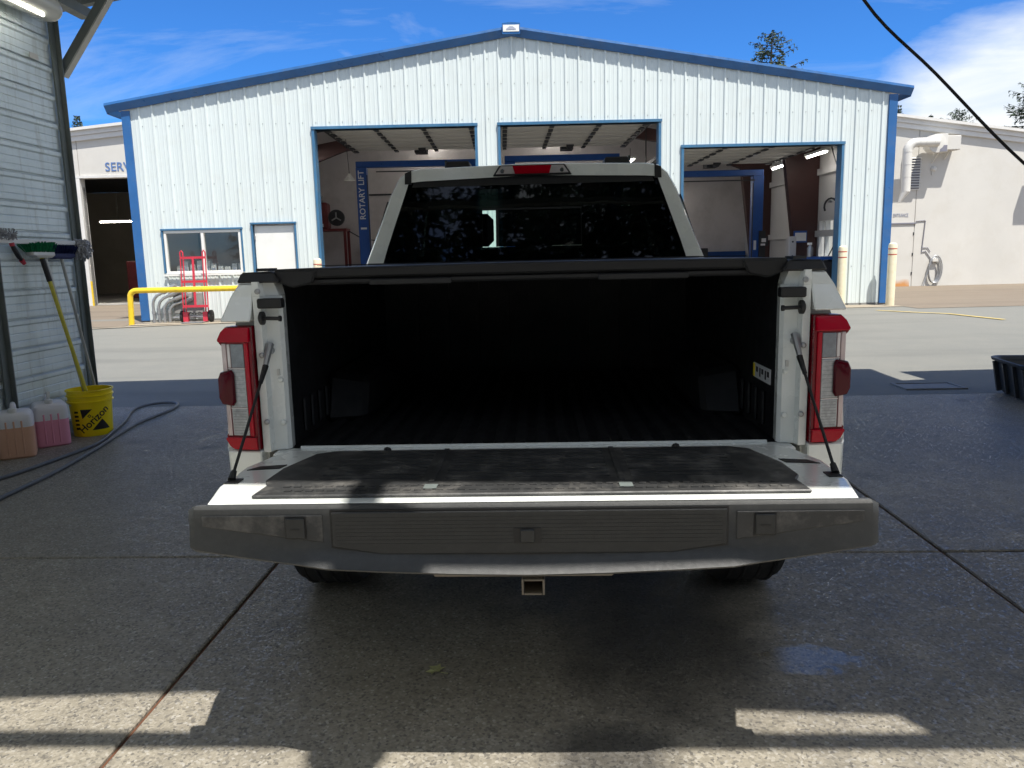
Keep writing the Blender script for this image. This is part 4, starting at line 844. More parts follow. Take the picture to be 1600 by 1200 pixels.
t = thing('detail_brush', (-4.0, 5.8, 1.655), 'grey wheel brush lying on the tool rail at the left edge', 'brush')
mp_ = MB()
for k in range(120):
    y = random.uniform(-0.22, 0.03); a = random.uniform(0, 2 * pi); p0 = Vector((0, y, 0.01)); p1 = p0 + Vector((cos(a) * 0.045, random.uniform(-.02, .02), sin(a) * 0.045)); mp_.tube([p0, p1], 0.004, 4)
tag(mp_.build('bristles', 'mopgrey', t), kind='stuff'); MB().tube([(0, -0.3, 0.01), (0, 0.04, 0.01)], 0.01, 6).build('stem', 'alu', t)
t = thing('hand_squeegee', (-4.0, 5.77, 1.60), 'red and black curved handle hanging from the tool rail', 'squeegee')
hp = [(0.02, -0.01, 0.0), (0.03, 0.0, -0.05), (0.035, 0.03, -0.10), (0.035, 0.075, -0.145)]
MB().tube(hp, [0.016, 0.018, 0.018, 0.012], 10).build('handle', 'ink', t, smooth=True); MB().tube([hp[0], (0.024, -0.007, -0.025)], 0.0185, 10).build('collar', 'rackred', t, smooth=True); MB().tube([(0.035, 0.055, -0.127), (0.035, 0.085, -0.155)], [0.019, 0.015], 10).build('tip', 'rackred', t, smooth=True)
# yellow bucket
bc = thing('yellow_bucket', (-3.87, 6.35, 0.0), 'yellow plastic bucket with black lettering and triangles beside the wall', 'bucket')
MB().lathe([(0.0, 0.006), (0.148, 0.0), (0.150, 0.01), (0.165, 0.285), (0.178, 0.287), (0.179, 0.296), (0.169, 0.30), (0.171, 0.335), (0.181, 0.338), (0.181, 0.348), (0.172, 0.352), (0.174, 0.378), (0.183, 0.381), (0.183, 0.391), (0.170, 0.391), (0.164, 0.30), (0.145, 0.02), (0.0, 0.02)], n=40, cap=False).build('body', 'yellowp', bc, smooth=True)
fa = atan2(-6.35, 3.87)
def onb(s, z, off=0.0012):
    r = 0.150 + (z - 0.01) / 0.275 * 0.015 + off; a = fa + s / 0.158; return (r * cos(a), r * sin(a), z)
def bprint(name, tris, sub=10):
    m = MB()
    for tri in tris:
        A, B_, C_ = [Vector(q) for q in tri]; n = sub
        P = lambda i, j: A + (B_ - A) * i / n + (C_ - A) * j / n
        for i in range(n):
            for j in range(n - i):
                m.quad(*[onb(*P(*q)) for q in ((i, j), (i + 1, j), (i, j + 1))])
                if j < n - i - 1: m.quad(*[onb(*P(*q)) for q in ((i + 1, j), (i + 1, j + 1), (i, j + 1))])
    return m.build(name, 'ink', bc, smooth=True)
bprint('black_triangle', [((-0.085, 0.235), (0.005, 0.235), (-0.075, 0.155))]); bprint('black_triangle', [((-0.01, 0.055), (0.145, 0.055), (0.075, 0.145))])
v_, f_ = text_geo('Horizon', 0.088, 0.0, 'CENTER', 0.0015)
ca, sa = cos(radians(40)), sin(radians(40))
MB().add([onb(0.012 + (q[0] * ca - q[1] * sa), 0.143 + (q[0] * sa + q[1] * ca), 0.0016) for q in v_], f_).build('lettering', 'ink', bc)
MB().add([onb(-0.02 + dx, 0.178 + dz) for dx, dz in ((0, 0.016), (0.016, 0), (0, -0.016), (-0.016, 0), (0, 0.008), (0.008, 0), (0, -0.008), (-0.008, 0))], [(0, 1, 5, 4), (1, 2, 6, 5), (2, 3, 7, 6), (3, 0, 4, 7)]).build('emblem', 'ink', bc)
for k in range(5): MB().add([onb(-0.145, 0.06 + k * 0.035), onb(-0.105, 0.065 + k * 0.035), onb(-0.105, 0.08 + k * 0.035), onb(-0.145, 0.08 + k * 0.035)], [(0, 1, 2, 3)]).build('side_print', 'ink', bc)
MB().tube([(0.185 * cos(a) * 1.0, 0.185 * sin(a), 0.31 - 0.06 * abs(sin((a - fa - pi / 2)))) for a in [fa - pi / 2 + pi * k / 14 for k in range(4)]], 0.003, 6).build('bail_wire', 'steel', bc)
# fluid jugs
def jug(name, loc, rz, fill, mat, lab, spigot):
    t = thing(name, loc, lab, 'jug', rz)
    def rg(z, q, dx=0.0): return [(x * q + dx, y * q, z) for x, y in rrect(0.26, 0.25, 0.045, 4)]
    MB().loft([rg(0.0, 0.93), rg(0.012, 1.0), rg(fill, 1.0)]).build('liquid', mat, t, smooth=True)
    MB().loft([rg(fill + 0.0005, 1.0), rg(0.29, 1.0), rg(0.325, 0.95), rg(0.345, 0.80), rg(0.35, 0.62)]).build('container', 'jug', t, smooth=True)
    MB().tube([(-0.10, 0, 0.325), (-0.075, 0, 0.375), (-0.03, 0, 0.395), (0.02, 0, 0.385), (0.04, 0, 0.345)], 0.018, 10).build('handle', 'jug', t, smooth=True)
    MB().lathe([(0.030, 0), (0.030, 0.03), (0.026, 0.034)], (0.078, 0, 0.345), 16).build('cap', 'white', t, smooth=True)
    for y in (-0.05, 0.0, 0.05): MB().tube([(0.131, y, 0.03), (0.131, y, fill + 0.05)], 0.006, 6).build('rib', mat, t, smooth=True)
    if spigot: MB().tube([(0.078, 0, 0.375), (0.078, 0, 0.43)], 0.012, 8).tube([(0.05, 0, 0.425), (0.12, 0, 0.435)], 0.013, 8).build('spigot', 'white', t, smooth=True)
jug('fluid_jug', (-4.02, 5.60, 0), radians(-58), 0.235, 'orange', 'milky plastic jug half full of orange fluid at the left edge', False)
jug('fluid_jug', (-3.99, 5.97, 0), radians(-52), 0.215, 'pink', 'milky plastic jug of pink fluid with a tap on top', True)
# hose on the floor
hz = 0.014
hp = [(-3.35, 4.15), (-3.48, 4.55), (-3.70, 4.95), (-3.62, 5.45), (-3.58, 5.90), (-3.70, 6.35), (-3.84, 6.80), (-4.02, 7.25), (-4.06, 7.50), (-3.98, 7.66), (-3.86, 7.70), (-3.74, 7.62), (-3.66, 7.36), (-3.66, 7.0), (-3.66, 6.70), (-3.58, 6.2), (-3.50, 5.80), (-3.42, 5.3), (-3.36, 4.95), (-3.32, 4.5), (-3.25, 4.1), (-3.2, 3.4)]
hp = [(-3.95, 4.3), (-3.80, 4.65), (-3.67, 4.93), (-3.60, 5.45)] + hp[4:18] + [(-3.38, 4.95), (-3.36, 4.5), (-3.34, 4.1), (-3.4, 3.4)]
def crom(P, n=6):
    o = []
    for i in range(len(P) - 1):
        p0, p1, p2, p3 = [Vector(P[max(0, min(len(P) - 1, i + k))]) for k in (-1, 0, 1, 2)]
        for j in range(n):
            t_ = j / n; o.append(0.5 * ((2 * p1) + (p2 - p0) * t_ + (2 * p0 - 5 * p1 + 4 * p2 - p3) * t_ ** 2 + (3 * p1 - p0 - 3 * p2 + p3) * t_ ** 3))
    o.append(Vector(P[-1])); return o
tag(MB().tube([(p.x, p.y, hz) for p in crom(hp)], 0.0135, 10).build('wash_hose', 'hose', smooth=True), 'grey rubber hose looping across the wash bay floor past the bucket', 'hose')
# black tub
t = thing('plastic_tub', (4.78, 7.25, 0.0), 'black ribbed plastic tub cut off by the right edge', 'tub', radians(-8))
MB().loft([[(x * q, y * q, z) for x, y in rrect(0.95, 0.80, 0.12, 5)] for z, q in ((0.0, 0.80), (0.02, 0.84), (0.315, 0.95), (0.32, 1.03), (0.345, 1.05), (0.35, 1.03), (0.335, 0.965), (0.05, 0.80))], True, True).build('body', 'tub', t, smooth=True, ang=50)
for k in range(4):
    y = -0.30 + k * 0.2; MB().bar((-0.405, y, 0.02), (-0.458, y, 0.31), 0.05, 0.03).build('rib', 'tub', t)
for k in range(4):
    x = -0.3 + k * 0.2; MB().bar((x, -0.345, 0.02), (x, -0.385, 0.31), 0.05, 0.03).build('rib', 'tub', t)
# fallen leaf
lf = MB(); LP = [(0, 0), (0.012, 0.01), (0.035, 0.002), (0.024, 0.018), (0.038, 0.035), (0.016, 0.032), (0.002, 0.055), (-0.012, 0.032), (-0.034, 0.036), (-0.022, 0.018), (-0.036, 0.004), (-0.012, 0.01)]
lf.add([(x, y, 0.004 + 0.02 * abs(x) * 14 * abs(x) + random.uniform(0, 0.006)) for x, y in LP] + [(0, 0.02, 0.003)], [(k, (k + 1) % 12, 12) for k in range(12)])
t = thing('fallen_leaf', (-0.375, 2.446, 0.002), 'dry yellow green leaf lying on the wet concrete behind the truck', 'leaf', 0.9); lf.build('blade', 'leafm', t); MB().tube([(0, 0, 0.004), (0.01, -0.03, 0.006)], 0.0015, 5).build('stalk', 'leafm', t)
# pressure hose slung under the canopy
hp = [(1.10, 4.52, 4.30), (1.42, 4.50, 3.30), (1.747, 4.5, 2.72), (2.15, 4.5, 2.33), (2.652, 4.5, 1.848), (3.2, 4.52, 1.45), (3.9, 4.56, 1.22), (4.45, 4.6, 1.35)]
t = thing('pressure_hose', (4.52, 4.6, 1.2), 'black pressure hose slanting down across the sky at the right', 'hose')
MB().tube([(p.x - 4.52, p.y - 4.6, p.z - 1.2) for p in crom(hp, 6)], 0.0085, 8).build('hose', 'seat', t, smooth=True, ang=70)
MB().lathe([(0.05, -0.08), (0.16, -0.075), (0.16, -0.05), (0.09, -0.045), (0.09, 0.045), (0.16, 0.05), (0.16, 0.075), (0.05, 0.08)], (-0.02, 0, 0.1), 20, 'y').build('reel', 'darksteel', t, smooth=True)

# ------------------------------------------------------------------ trees
def conifer_mesh(h, r, seed, dens=1.0, pw=0.8):
    rnd = random.Random(seed); tr = MB(); tr.tube([(0, 0, -0.3), (0.02 * h * rnd.uniform(-.3, .3), 0, h * 0.5), (0, 0, h * 0.99)], [h * 0.018, h * 0.011, h * 0.001], 8)
    cr = MB(); z = h * 0.10
    while z < h * 0.985:
        q = (h - z) / (h * 0.9); R = r * q ** pw * rnd.uniform(0.75, 1.12) + 0.05; nb = max(3, int((5 + 3 * q) * dens))
        a0 = rnd.uniform(0, 6.3)
        for b_ in range(nb):
            a = a0 + 2 * pi * b_ / nb + rnd.uniform(-.3, .3); Rb = R * rnd.uniform(0.6, 1.15); droop = rnd.uniform(0.05, 0.35) * q + (-0.25 if q < 0.25 else 0)
            d = Vector((cos(a), sin(a), 0)); sd = Vector((-sin(a), cos(a), 0)); P = lambda t_: d * (Rb * t_) + Vector((0, 0, z - droop * Rb * t_ * t_ + 0.10 * Rb * t_))
            tr.tube([P(0), P(0.55), P(1.0)], [0.012 * Rb + 0.008, 0.008 * Rb + 0.005, 0.004], 4, False)
            ns = max(4, int(Rb * 7 * dens))
            for k in range(ns):
                t_ = 0.15 + 0.87 * (k + rnd.random()) / ns; c = P(t_); wl = (0.34 * Rb * (1.05 - t_) + 0.10) * rnd.uniform(0.6, 1.2)
                for s in (-1, 1):
                    tip = c + sd * s * wl + d * wl * rnd.uniform(0.3, 0.9) + Vector((0, 0, rnd.uniform(-0.35, 0.05) * wl)); mid = (c + tip) / 2; wv = d * (0.05 + 0.10 * wl) + Vector((0, 0, rnd.uniform(-.05, .05)))
                    cr.quad(c, mid + wv, tip, mid - wv)
                    cr.quad(mid, mid + wv * 0.9 + Vector((0, 0, -0.08 - 0.12 * wl)), tip * 0.55 + mid * 0.45 + Vector((0, 0, -0.12 - 0.1 * wl)))
            cr.quad(P(0.9) - sd * 0.04, P(1.08), P(0.9) + sd * 0.04)
        z += h * rnd.uniform(0.016, 0.028) * (0.7 + 0.6 * q)
    return tr, cr
PRO = []
for k, (h, r) in enumerate(((12.0, 2.4), (12.0, 3.1), (12.0, 1.8))):
    tr, cr = conifer_mesh(h, r, 11 + k, 0.9); PRO.append((tr, cr))
PRO.append(conifer_mesh(12.0, 3.6, 31, 0.72, 0.52))
meshes = {}
def fir(kind, x, y, z0, h, lab, rz=0.0, grp='firs beyond the buildings'):
    t = thing('fir_tree', (x, y, z0), lab, 'tree', rz, grp); s = h / 12.0; t.scale = (s, s, s)
    if kind not in meshes:
        a = PRO[kind][0].build('trunk', 'bark', t); b_ = PRO[kind][1].build('crown', 'needles', t); meshes[kind] = (a.data, b_.data)
    else:
        for nm, me in zip(('trunk', 'crown'), meshes[kind]):
            o = bpy.data.objects.new(nm, me); COL.objects.link(o); o.parent = t
    return t
fir(3, 13.5, 48, 0.1, 14.1, 'tall fir standing above the right half of the workshop roof')
fir(2, 10.85, 48.5, 0.1, 12.8, 'fir tip just showing over the workshop roof left of the tall fir', 1.0)
fir(0, -28.1, 48, 0.1, 10.6, 'fir tip left of the workshop above the white building', 2.0)
fir(2, -26.1, 48.5, 0.1, 10.2, 'smaller fir tip between the white roof and the blue corner', 0.5)
fir(2, 20.9, 48, 0.1, 9.75, 'fir tip beside the right blue corner of the workshop', 2.2)
fir(3, 24.9, 49, 0.1, 9.55, 'small dark fir tip above the white roof behind the cable', 1.3)
fir(2, 23.5, 49.5, 0.1, 9.35, 'tiny fir tip left of the cable above the white roof', 0.3)
fir(3, 28.6, 48, 0.1, 11.0, 'broad fir at the right edge above the white roof', 0.8)
fir(1, 33.5, 50, 0.1, 13.0, 'tall fir past the right edge behind the white building', 2.8)
for k, (x, y, h, kd) in enumerate(((-9, -15, 17, 1), (-4.2, -14, 19, 0), (0.5, -16, 18, 1), (4.6, -15, 21, 1), (8.8, -14, 18, 0), (13, -17, 20, 1), (-14, -18, 20, 0), (18, -15, 19, 1), (-6.5, -17.5, 20, 1), (-1.8, -18.5, 21, 1), (2.6, -19, 22, 1), (6.8, -18, 20, 1), (11, -19.5, 22, 1))):
    fir(kd, x, y, -0.05, h, 'tall fir in the row behind the wash bay', k * 0.9, 'firs behind the wash bay')

# ------------------------------------------------------------------ white pickup truck, tailgate down
TR = thing('pickup_truck', (-0.047, 2.4, 0.0), 'white pickup truck seen from behind with its tailgate down and bed open', 'truck')
def part(mb, name, mat, parent=None, **k): return mb.build(name, mat, parent or TR, **k)
# bed sides: outer skin, rail, jamb
for s in (-1, 1):
    X = lambda x: s * x
    prof = [(0.955, 0.52), (1.005, 0.60), (1.012, 0.80), (1.000, 0.98), (0.985, 1.12), (0.945, 1.235), (0.905, 1.335), (0.84, 1.335), (0.84, 1.20), (0.86, 0.80), (0.86, 0.52)]
    m = MB(); rings = []
    for y, q, dz in ((0.045, 0.985, 0), (0.12, 1.0, 0), (0.42, 1.0, 0)): rings.append([(X(x * q if x > 0.9 else x), y, z) for x, z in prof])
    m.loft(rings)
    # wheel arch section: lower edge cut up over the wheel
    for y0, y1, z0, z1 in ((0.42, 0.56, 0.52, 0.86), (0.56, 1.24, 0.92, 0.92), (1.24, 1.38, 0.86, 0.52)):
        A = [(x, max(z, z0)) for x, z in prof]; B_ = [(x, max(z, z1)) for x, z in prof]
        m.loft([[(X(x), y0, z) for x, z in A], [(X(x), y1, z) for x, z in B_]])
    m.loft([[(X(x), y, z) for x, z in prof] for y in (1.38, 1.70)])
    bs = part(m, 'bed_side', 'truck', smooth=True, ang=40)
    # corner post above the lamp
    part(MB().loft([[(X(0.967), -0.012, 1.222), (X(0.868), -0.022, 1.222), (X(0.868), 0.044, 1.222), (X(0.972), 0.044, 1.222)], [(X(0.935), 0.012, 1.30), (X(0.862), 0.004, 1.30), (X(0.862), 0.044, 1.30), (X(0.94), 0.044, 1.30)], [(X(0.908), 0.018, 1.340), (X(0.857), 0.012, 1.340), (X(0.857), 0.044, 1.340), (X(0.91), 0.044, 1.340)]]), 'corner_panel', 'truck', bevel=0.004)
    # lower panel under the lamp
    part(MB().loft([[(X(0.972), -0.012, 0.808), (X(0.862), -0.02, 0.808), (X(0.862), 0.044, 0.808), (X(0.998), 0.044, 0.808)], [(X(0.968), -0.006, 0.70), (X(0.868), -0.012, 0.70), (X(0.868), 0.044, 0.70), (X(0.99), 0.044, 0.70)], [(X(0.93), 0.01, 0.62), (X(0.885), 0.008, 0.62), (X(0.885), 0.044, 0.62), (X(0.965), 0.044, 0.62)]]), 'lower_panel', 'truck', bevel=0.004)
    # jamb: flange, recess and inner return
    jm = MB().prism_z([(X(0.861), 0.0), (X(0.838), 0.0), (X(0.832), 0.028), (X(0.815), 0.034), (X(0.794), 0.038), (X(0.784), 0.052), (X(0.790), 0.10), (X(0.861), 0.10)], 0.80, 1.30)
    jm.loft([[(X(0.861), 0.0, 1.3005), (X(0.838), 0.0, 1.3005), (X(0.832), 0.028, 1.3005), (X(0.790), 0.040, 1.3005), (X(0.790), 0.10, 1.3005), (X(0.861), 0.10, 1.3005)], [(X(0.861), 0.0, 1.345), (X(0.842), 0.0, 1.345), (X(0.836), 0.028, 1.345), (X(0.806), 0.040, 1.345), (X(0.80), 0.10, 1.345), (X(0.861), 0.10, 1.345)]])
    jb = part(jm, 'bed_jamb', 'truck', smooth=True, ang=30)
    for z, y in ((1.115, 0.018), (0.90, 0.018), (1.315, 0.018)): MB().lathe([(0.009, 0), (0.009, -0.006), (0.005, -0.009)], (X(0.842), y - 0.02, z), 8, 'y').build('bolt', 'steel', jb)
    for z in (1.03, 0.89): MB().lathe([(0.011, 0.039), (0.008, 0.031), (0.002, 0.029)], (X(0.803), 0, z), 10, 'y').build('rivet_dimple', 'truck', jb, smooth=True)
    MB().box(X(0.806) - 0.004, X(0.806) + 0.004, 0.030, 0.0355, 1.045, 1.065).build('chip', 'cardboard', jb)
    # rail cap
    part(MB().loft([[(X(0.912), y0, 1.341), (X(0.90), y1, 1.374), (X(0.80), y1, 1.376), (X(0.775), y0, 1.341)] for y0, y1 in ((0.005, 0.02), (0.10, 0.10), (1.68, 1.68))]), 'rail_cap', 'blackp', bevel=0.006)
    # bumper bracket and striker
    part(MB().box(min(X(0.845), X(0.768)), max(X(0.845), X(0.768)), -0.012, 0.027, 1.262, 1.293), 'stop_bracket', 'blackp', bevel=0.004)
    st = part(MB().lathe([(0.021, -0.006), (0.021, 0.004), (0.014, 0.008)] if s > 0 else [(0.021, 0.006), (0.021, -0.004), (0.014, -0.008)], (X(0.834), -0.004, 1.232), 16, 'x'), 'striker', 'blackp')
    MB().tube([(X(0.832), -0.004, 1.232), (X(0.778), -0.004, 1.230)], 0.0062, 10).build('striker_pin', 'blackp', st, smooth=True); MB().tube([(X(0.7805), -0.004, 1.230), (X(0.773), -0.004, 1.230)], 0.0092, 10).build('striker_head', 'blackp', st, smooth=True)
    # tailgate cable
    a = Vector((X(0.822), 0.012, 1.125)); b = Vector((X(0.818), -0.37, 0.815))
    c = part(MB().tube([tuple(a + (b - a) * 0.16), tuple(a + (b - a) * 0.97)], 0.0045, 8), 'support_cable', 'blackp', smooth=True)
    MB().tube([tuple(a + (b - a) * 0.13), tuple(a + (b - a) * 0.27)], [0.010, 0.007], 8).build('cable_sleeve', 'blackp', c, smooth=True)
    MB().tube([tuple(a + Vector((0, 0.006, 0.022))), tuple(a + (b - a) * 0.15)], [0.013, 0.008], 8).build('cable_hook', 'steel', c, smooth=True)
    MB().lathe([(0.013, 0), (0.013, -0.02), (0.008, -0.024)], (X(0.822), 0.022, 1.128), 10, 'y').build('anchor_stud', 'steel', c)
    MB().tube([tuple(a + (b - a) * 0.94), tuple(b)], [0.008, 0.011], 8).build('cable_end', 'blackp', c, smooth=True)
    # tail lamp
    yl = lambda x: -0.030 + (x - 0.866) * 0.157
    OL = [(0.866, 0.812), (0.950, 0.812), (0.966, 0.826), (0.972, 0.858), (0.966, 0.866), (0.966, 1.150), (0.976, 1.160), (0.966, 1.192), (0.950, 1.208), (0.866, 1.208)]
    tl = part(MB().loft([[(X(x), 0.045, z) for x, z in OL], [(X(x), yl(x) + 0.006, z) for x, z in OL], [(X(x * 0.997 + 0.0027), yl(x) + 0.001, z * 0.985 + 0.015) for x, z in OL]]), 'tail_lamp', 'midred', smooth=True, ang=38)
    def plate(x0, x1, z0, z1, d, name, mat, par=None, bev=0.003):
        return MB().loft([[(X(x), yl(x) - e, z) for x, z in ((x0, z0), (x1, z0), (x1, z1), (x0, z1))] for e in (-0.006, d)]).build(name, mat, par or tl, bevel=bev, seg=2)
    def cap(poly, d0, d1, zt, name):
        # red end lens: faceted, standing proud of the body, leaning back towards its end
        return MB().loft([[(X(x), yl(x) + 0.008, z) for x, z in poly], [(X(x), yl(x) - (d0 if abs(z - zt) > 0.02 else d1), z) for x, z in poly]]).build(name, 'red', tl, bevel=0.004, seg=2)
    cap([(0.868, 1.160), (0.974, 1.160), (0.977, 1.168), (0.966, 1.192), (0.952, 1.205), (0.868, 1.205)], 0.011, 0.003, 1.205, 'red_upper_lens')
    cap([(0.868, 0.815), (0.948, 0.815), (0.963, 0.826), (0.972, 0.850), (0.970, 0.856), (0.868, 0.856)], 0.011, 0.003, 0.815, 'red_lower_lens')
    plate(0.8755, 0.8905, 0.858, 1.158, 0.004, 'red_strip', 'red')
    for q, (x0, x1, z0, z1) in enumerate(((0.8915, 0.936, 1.079, 1.154), (0.8915, 0.947, 0.9525, 1.074), (0.8915, 0.947, 0.861, 0.9485))):
        cl = plate(x0, x1, z0, z1, 0.003, 'clear_lens', 'lens' if q == 0 else 'lenslight', None, 0.0025)
        n = 9
        for k in range(n):
            z = z0 + 0.008 + (z1 - z0 - 0.016) * k / (n - 1); MB().bar((X(x0 + 0.005), yl(x0 + 0.005) - 0.0032, z), (X(x1 - 0.005), yl(x1 - 0.005) - 0.0032, z), 0.0012, 0.0012).build('optic_line', 'lens', cl)
    plate(0.9375, 0.9490, 1.079, 1.154, 0.002, 'clear_edge_lens', 'lensw')
    plate(0.9500, 0.9655, 0.860, 1.156, 0.0035, 'clear_edge_lens', 'edgelens')
    for z in (1.0765, 0.9505): plate(0.8915, 0.948, z - 0.0016, z + 0.0016, 0.004, 'lens_divider', 'lensw', None, 0.0)
    RC = [(0.929, 0.970), (0.937, 0.957), (0.972, 0.964), (0.981, 0.984), (0.981, 1.046), (0.972, 1.066), (0.937, 1.073), (0.929, 1.060)]
    MB().loft([[(X(x), 0.03, z) for x, z in RC], [(X(x), -0.026, z) for x, z in RC], [(X(0.955 + (x - 0.955) * 0.86), -0.035, 1.015 + (z - 1.015) * 0.93) for x, z in RC]]).build('radar_cover', 'deepred', tl, bevel=0.003, seg=2, smooth=True, ang=50)
# bed floor and liner
bf = MB().box(-0.80, 0.80, 0.06, 1.70, 0.74, 0.794)
part(bf, 'bed_floor', 'liner')
for k in range(22):
    x = -0.735 + k * 1.47 / 21; part(MB().prism_y([(x - 0.022, 0.7945), (x - 0.013, 0.806), (x + 0.013, 0.806), (x + 0.022, 0.7945)], 0.075, 1.66), 'floor_rib', 'liner')
part(MB().box(-0.80, 0.80, 1.70, 1.74, 0.74, 1.34), 'bed_front_wall', 'liner')
for k in range(9):
    x = -0.64 + k * 0.16; part(MB().box(x - 0.03, x + 0.03, 1.682, 1.6995, 0.80, 1.28), 'front_wall_rib', 'liner')
for s in (-1, 1):
    a, b = sorted((s * 0.792, s * 0.812)); sl = part(MB().box(a, b, 0.102, 1.699, 0.7955, 1.338), 'side_liner', 'liner')
    MB().loft([[(s * 0.7915, y, z0) for y, z0 in ((0.46, 0.796), (0.54, 0.98), (1.22, 0.98), (1.32, 0.796))], [(s * 0.64, y, z0) for y, z0 in ((0.50, 0.796), (0.57, 0.95), (1.19, 0.95), (1.28, 0.796))]]).build('wheel_well', 'liner', sl, bevel=0.02)
    for k in range(5):
        y = 0.20 + k * 0.09; MB().box(min(s * 0.7915, s * 0.780), max(s * 0.7915, s * 0.780), y, y + 0.045, 0.82, 0.94).build('liner_rib', 'liner', sl, bevel=0.006)
dc = part(MB().box(0.787, 0.7905, 0.145, 0.345, 0.968, 1.018), 'bed_decal', 'whiteink')
MB().box(0.7855, 0.7868, 0.325, 0.344, 0.97, 1.016).build('decal_yellow_bar', 'yellowp', dc)
for k in range(5): MB().box(0.7855, 0.7868, 0.155 + k * 0.033, 0.155 + k * 0.033 + (0.012 if k % 2 else 0.02), 0.978 if k % 2 else 0.99, 1.008).build('decal_mark', 'ink', dc)
# tonneau cover
tn = part(MB().loft([[(-0.80, y, 1.352), (-0.80, y, 1.382), (0, y, 1.387), (0.80, y, 1.382), (0.80, y, 1.352)] for y in (0.04, 1.66)]), 'tonneau_cover', 'vinyl', bevel=0.006)
MB().box(-0.775, 0.775, 0.05, 0.075, 1.330, 1.3515).build('rear_rail', 'vinyl', tn, bevel=0.006)
MB().box(-0.50, -0.24, 0.042, 0.0495, 1.326, 1.345).build('rail_pocket', 'blackp', tn, bevel=0.003); MB().box(0.22, 0.50, 0.042, 0.0495, 1.326, 1.345).build('rail_pocket', 'blackp', tn, bevel=0.003)
for s in (-1, 1):
    MB().loft([[(s * 0.80, 0.03, 1.378), (s * 0.66, 0.03, 1.378), (s * 0.68, 0.03, 1.335), (s * 0.74, 0.03, 1.322), (s * 0.79, 0.03, 1.34)], [(s * 0.80, 0.0485, 1.378), (s * 0.66, 0.0485, 1.378), (s * 0.68, 0.0485, 1.335), (s * 0.74, 0.0485, 1.322), (s * 0.79, 0.0485, 1.34)]]).build('corner_flap', 'vinyl', tn, bevel=0.006)
    MB().box(min(s * 0.81, s * 0.85), max(s * 0.81, s * 0.85), 0.02, 0.1, 1.3765, 1.386).build('clamp_edge', 'blackp', tn)
for k in range(3): y = 0.45 + 0.42 * k; MB().box(-0.78, 0.78, y, y + 0.008, 1.387, 1.3895).build('cover_seam', 'blackp', tn)
# sill between bed and tailgate
part(MB().box(-0.83, 0.83, -0.012, 0.058, 0.77, 0.798), 'bed_sill', 'truck', bevel=0.006)
part(MB().tube([(-0.755, 0.05, 0.800), (0.755, 0.05, 0.800)], 0.007, 8), 'sill_seal', 'truck', smooth=True)
# ---- tailgate
tg = part(MB().loft([[(-0.77, -0.03, z), (-0.80, -0.10, z), (-0.832, -0.22, z), (-0.832, -0.42, z), (-0.815, -0.50, z), (-0.80, -0.575, z), (0.80, -0.575, z), (0.815, -0.50, z), (0.832, -0.42, z), (0.832, -0.22, z), (0.80, -0.10, z), (0.77, -0.03, z)] for z in (0.735, 0.804, 0.812)]), 'tailgate', 'truck', bevel=0.008, seg=2)
MB().box(-0.74, 0.74, -0.53, -0.06, 0.70, 0.734).build('outer_skin', 'truck', tg, bevel=0.02)
INS = [(-0.60, -0.085), (0.60, -0.085), (0.655, -0.115), (0.705, -0.28), (0.712, -0.40), (0.692, -0.44), (0.70, -0.538), (-0.70, -0.538), (-0.692, -0.44), (-0.712, -0.40), (-0.705, -0.28), (-0.655, -0.115)]
ins = MB().prism_z(INS, 0.8125, 0.822).build('mat_insert', 'mat', tg, bevel=0.003)
for xa, xb in ((-0.585, -0.265), (-0.245, 0.235), (0.255, 0.585)):
    for k in range(9):
        y = -0.12 - k * 0.034; e = 0.06 if abs(xa + xb) > 0.3 and k < 2 else 0.0
        MB().box(xa + 0.02 + (e if xa < -0.5 else 0), xb - 0.02 - (e if xb > 0.5 else 0), y - 0.007, y + 0.007, 0.8221, 0.8245).build('insert_rib', 'mat', ins)
for x in (-0.255, 0.245): MB().box(x - 0.007, x + 0.007, -0.44, -0.09, 0.8221, 0.8265).build('insert_divider', 'mat', ins)
for k in range(46):
    for row, y in ((0, -0.468), (1, -0.505)):
        x = -0.63 + k * 0.028 + (0.014 if row else 0); MB().box(x - 0.009, x + 0.009, y - 0.006, y + 0.006, 0.8221, 0.8248).build('tread_bar', 'mat', ins)
for x in (-0.25, 0.25): MB().box(x - 0.017, x + 0.017, -0.505, -0.468, 0.825, 0.8262).build('scuff', 'greysteel', ins)
for s in (-1, 1):
    a, b = sorted((s * 0.70, s * 0.80)); MB().prism_z([(s * 0.715, -0.21), (s * 0.79, -0.225), (s * 0.815, -0.265), (s * 0.725, -0.25)], 0.8123, 0.8140).build('latch_recess', 'blackp', tg)
    MB().box(min(s * 0.79, s * 0.826), max(s * 0.79, s * 0.826), -0.40, -0.355, 0.8123, 0.8150).build('cable_pocket', 'blackp', tg)
    MB().tube([(s * 0.45, -0.055, 0.806), (s * 0.45, -0.042, 0.812)], 0.013, 8).build('bump_stop', 'rubber', tg)
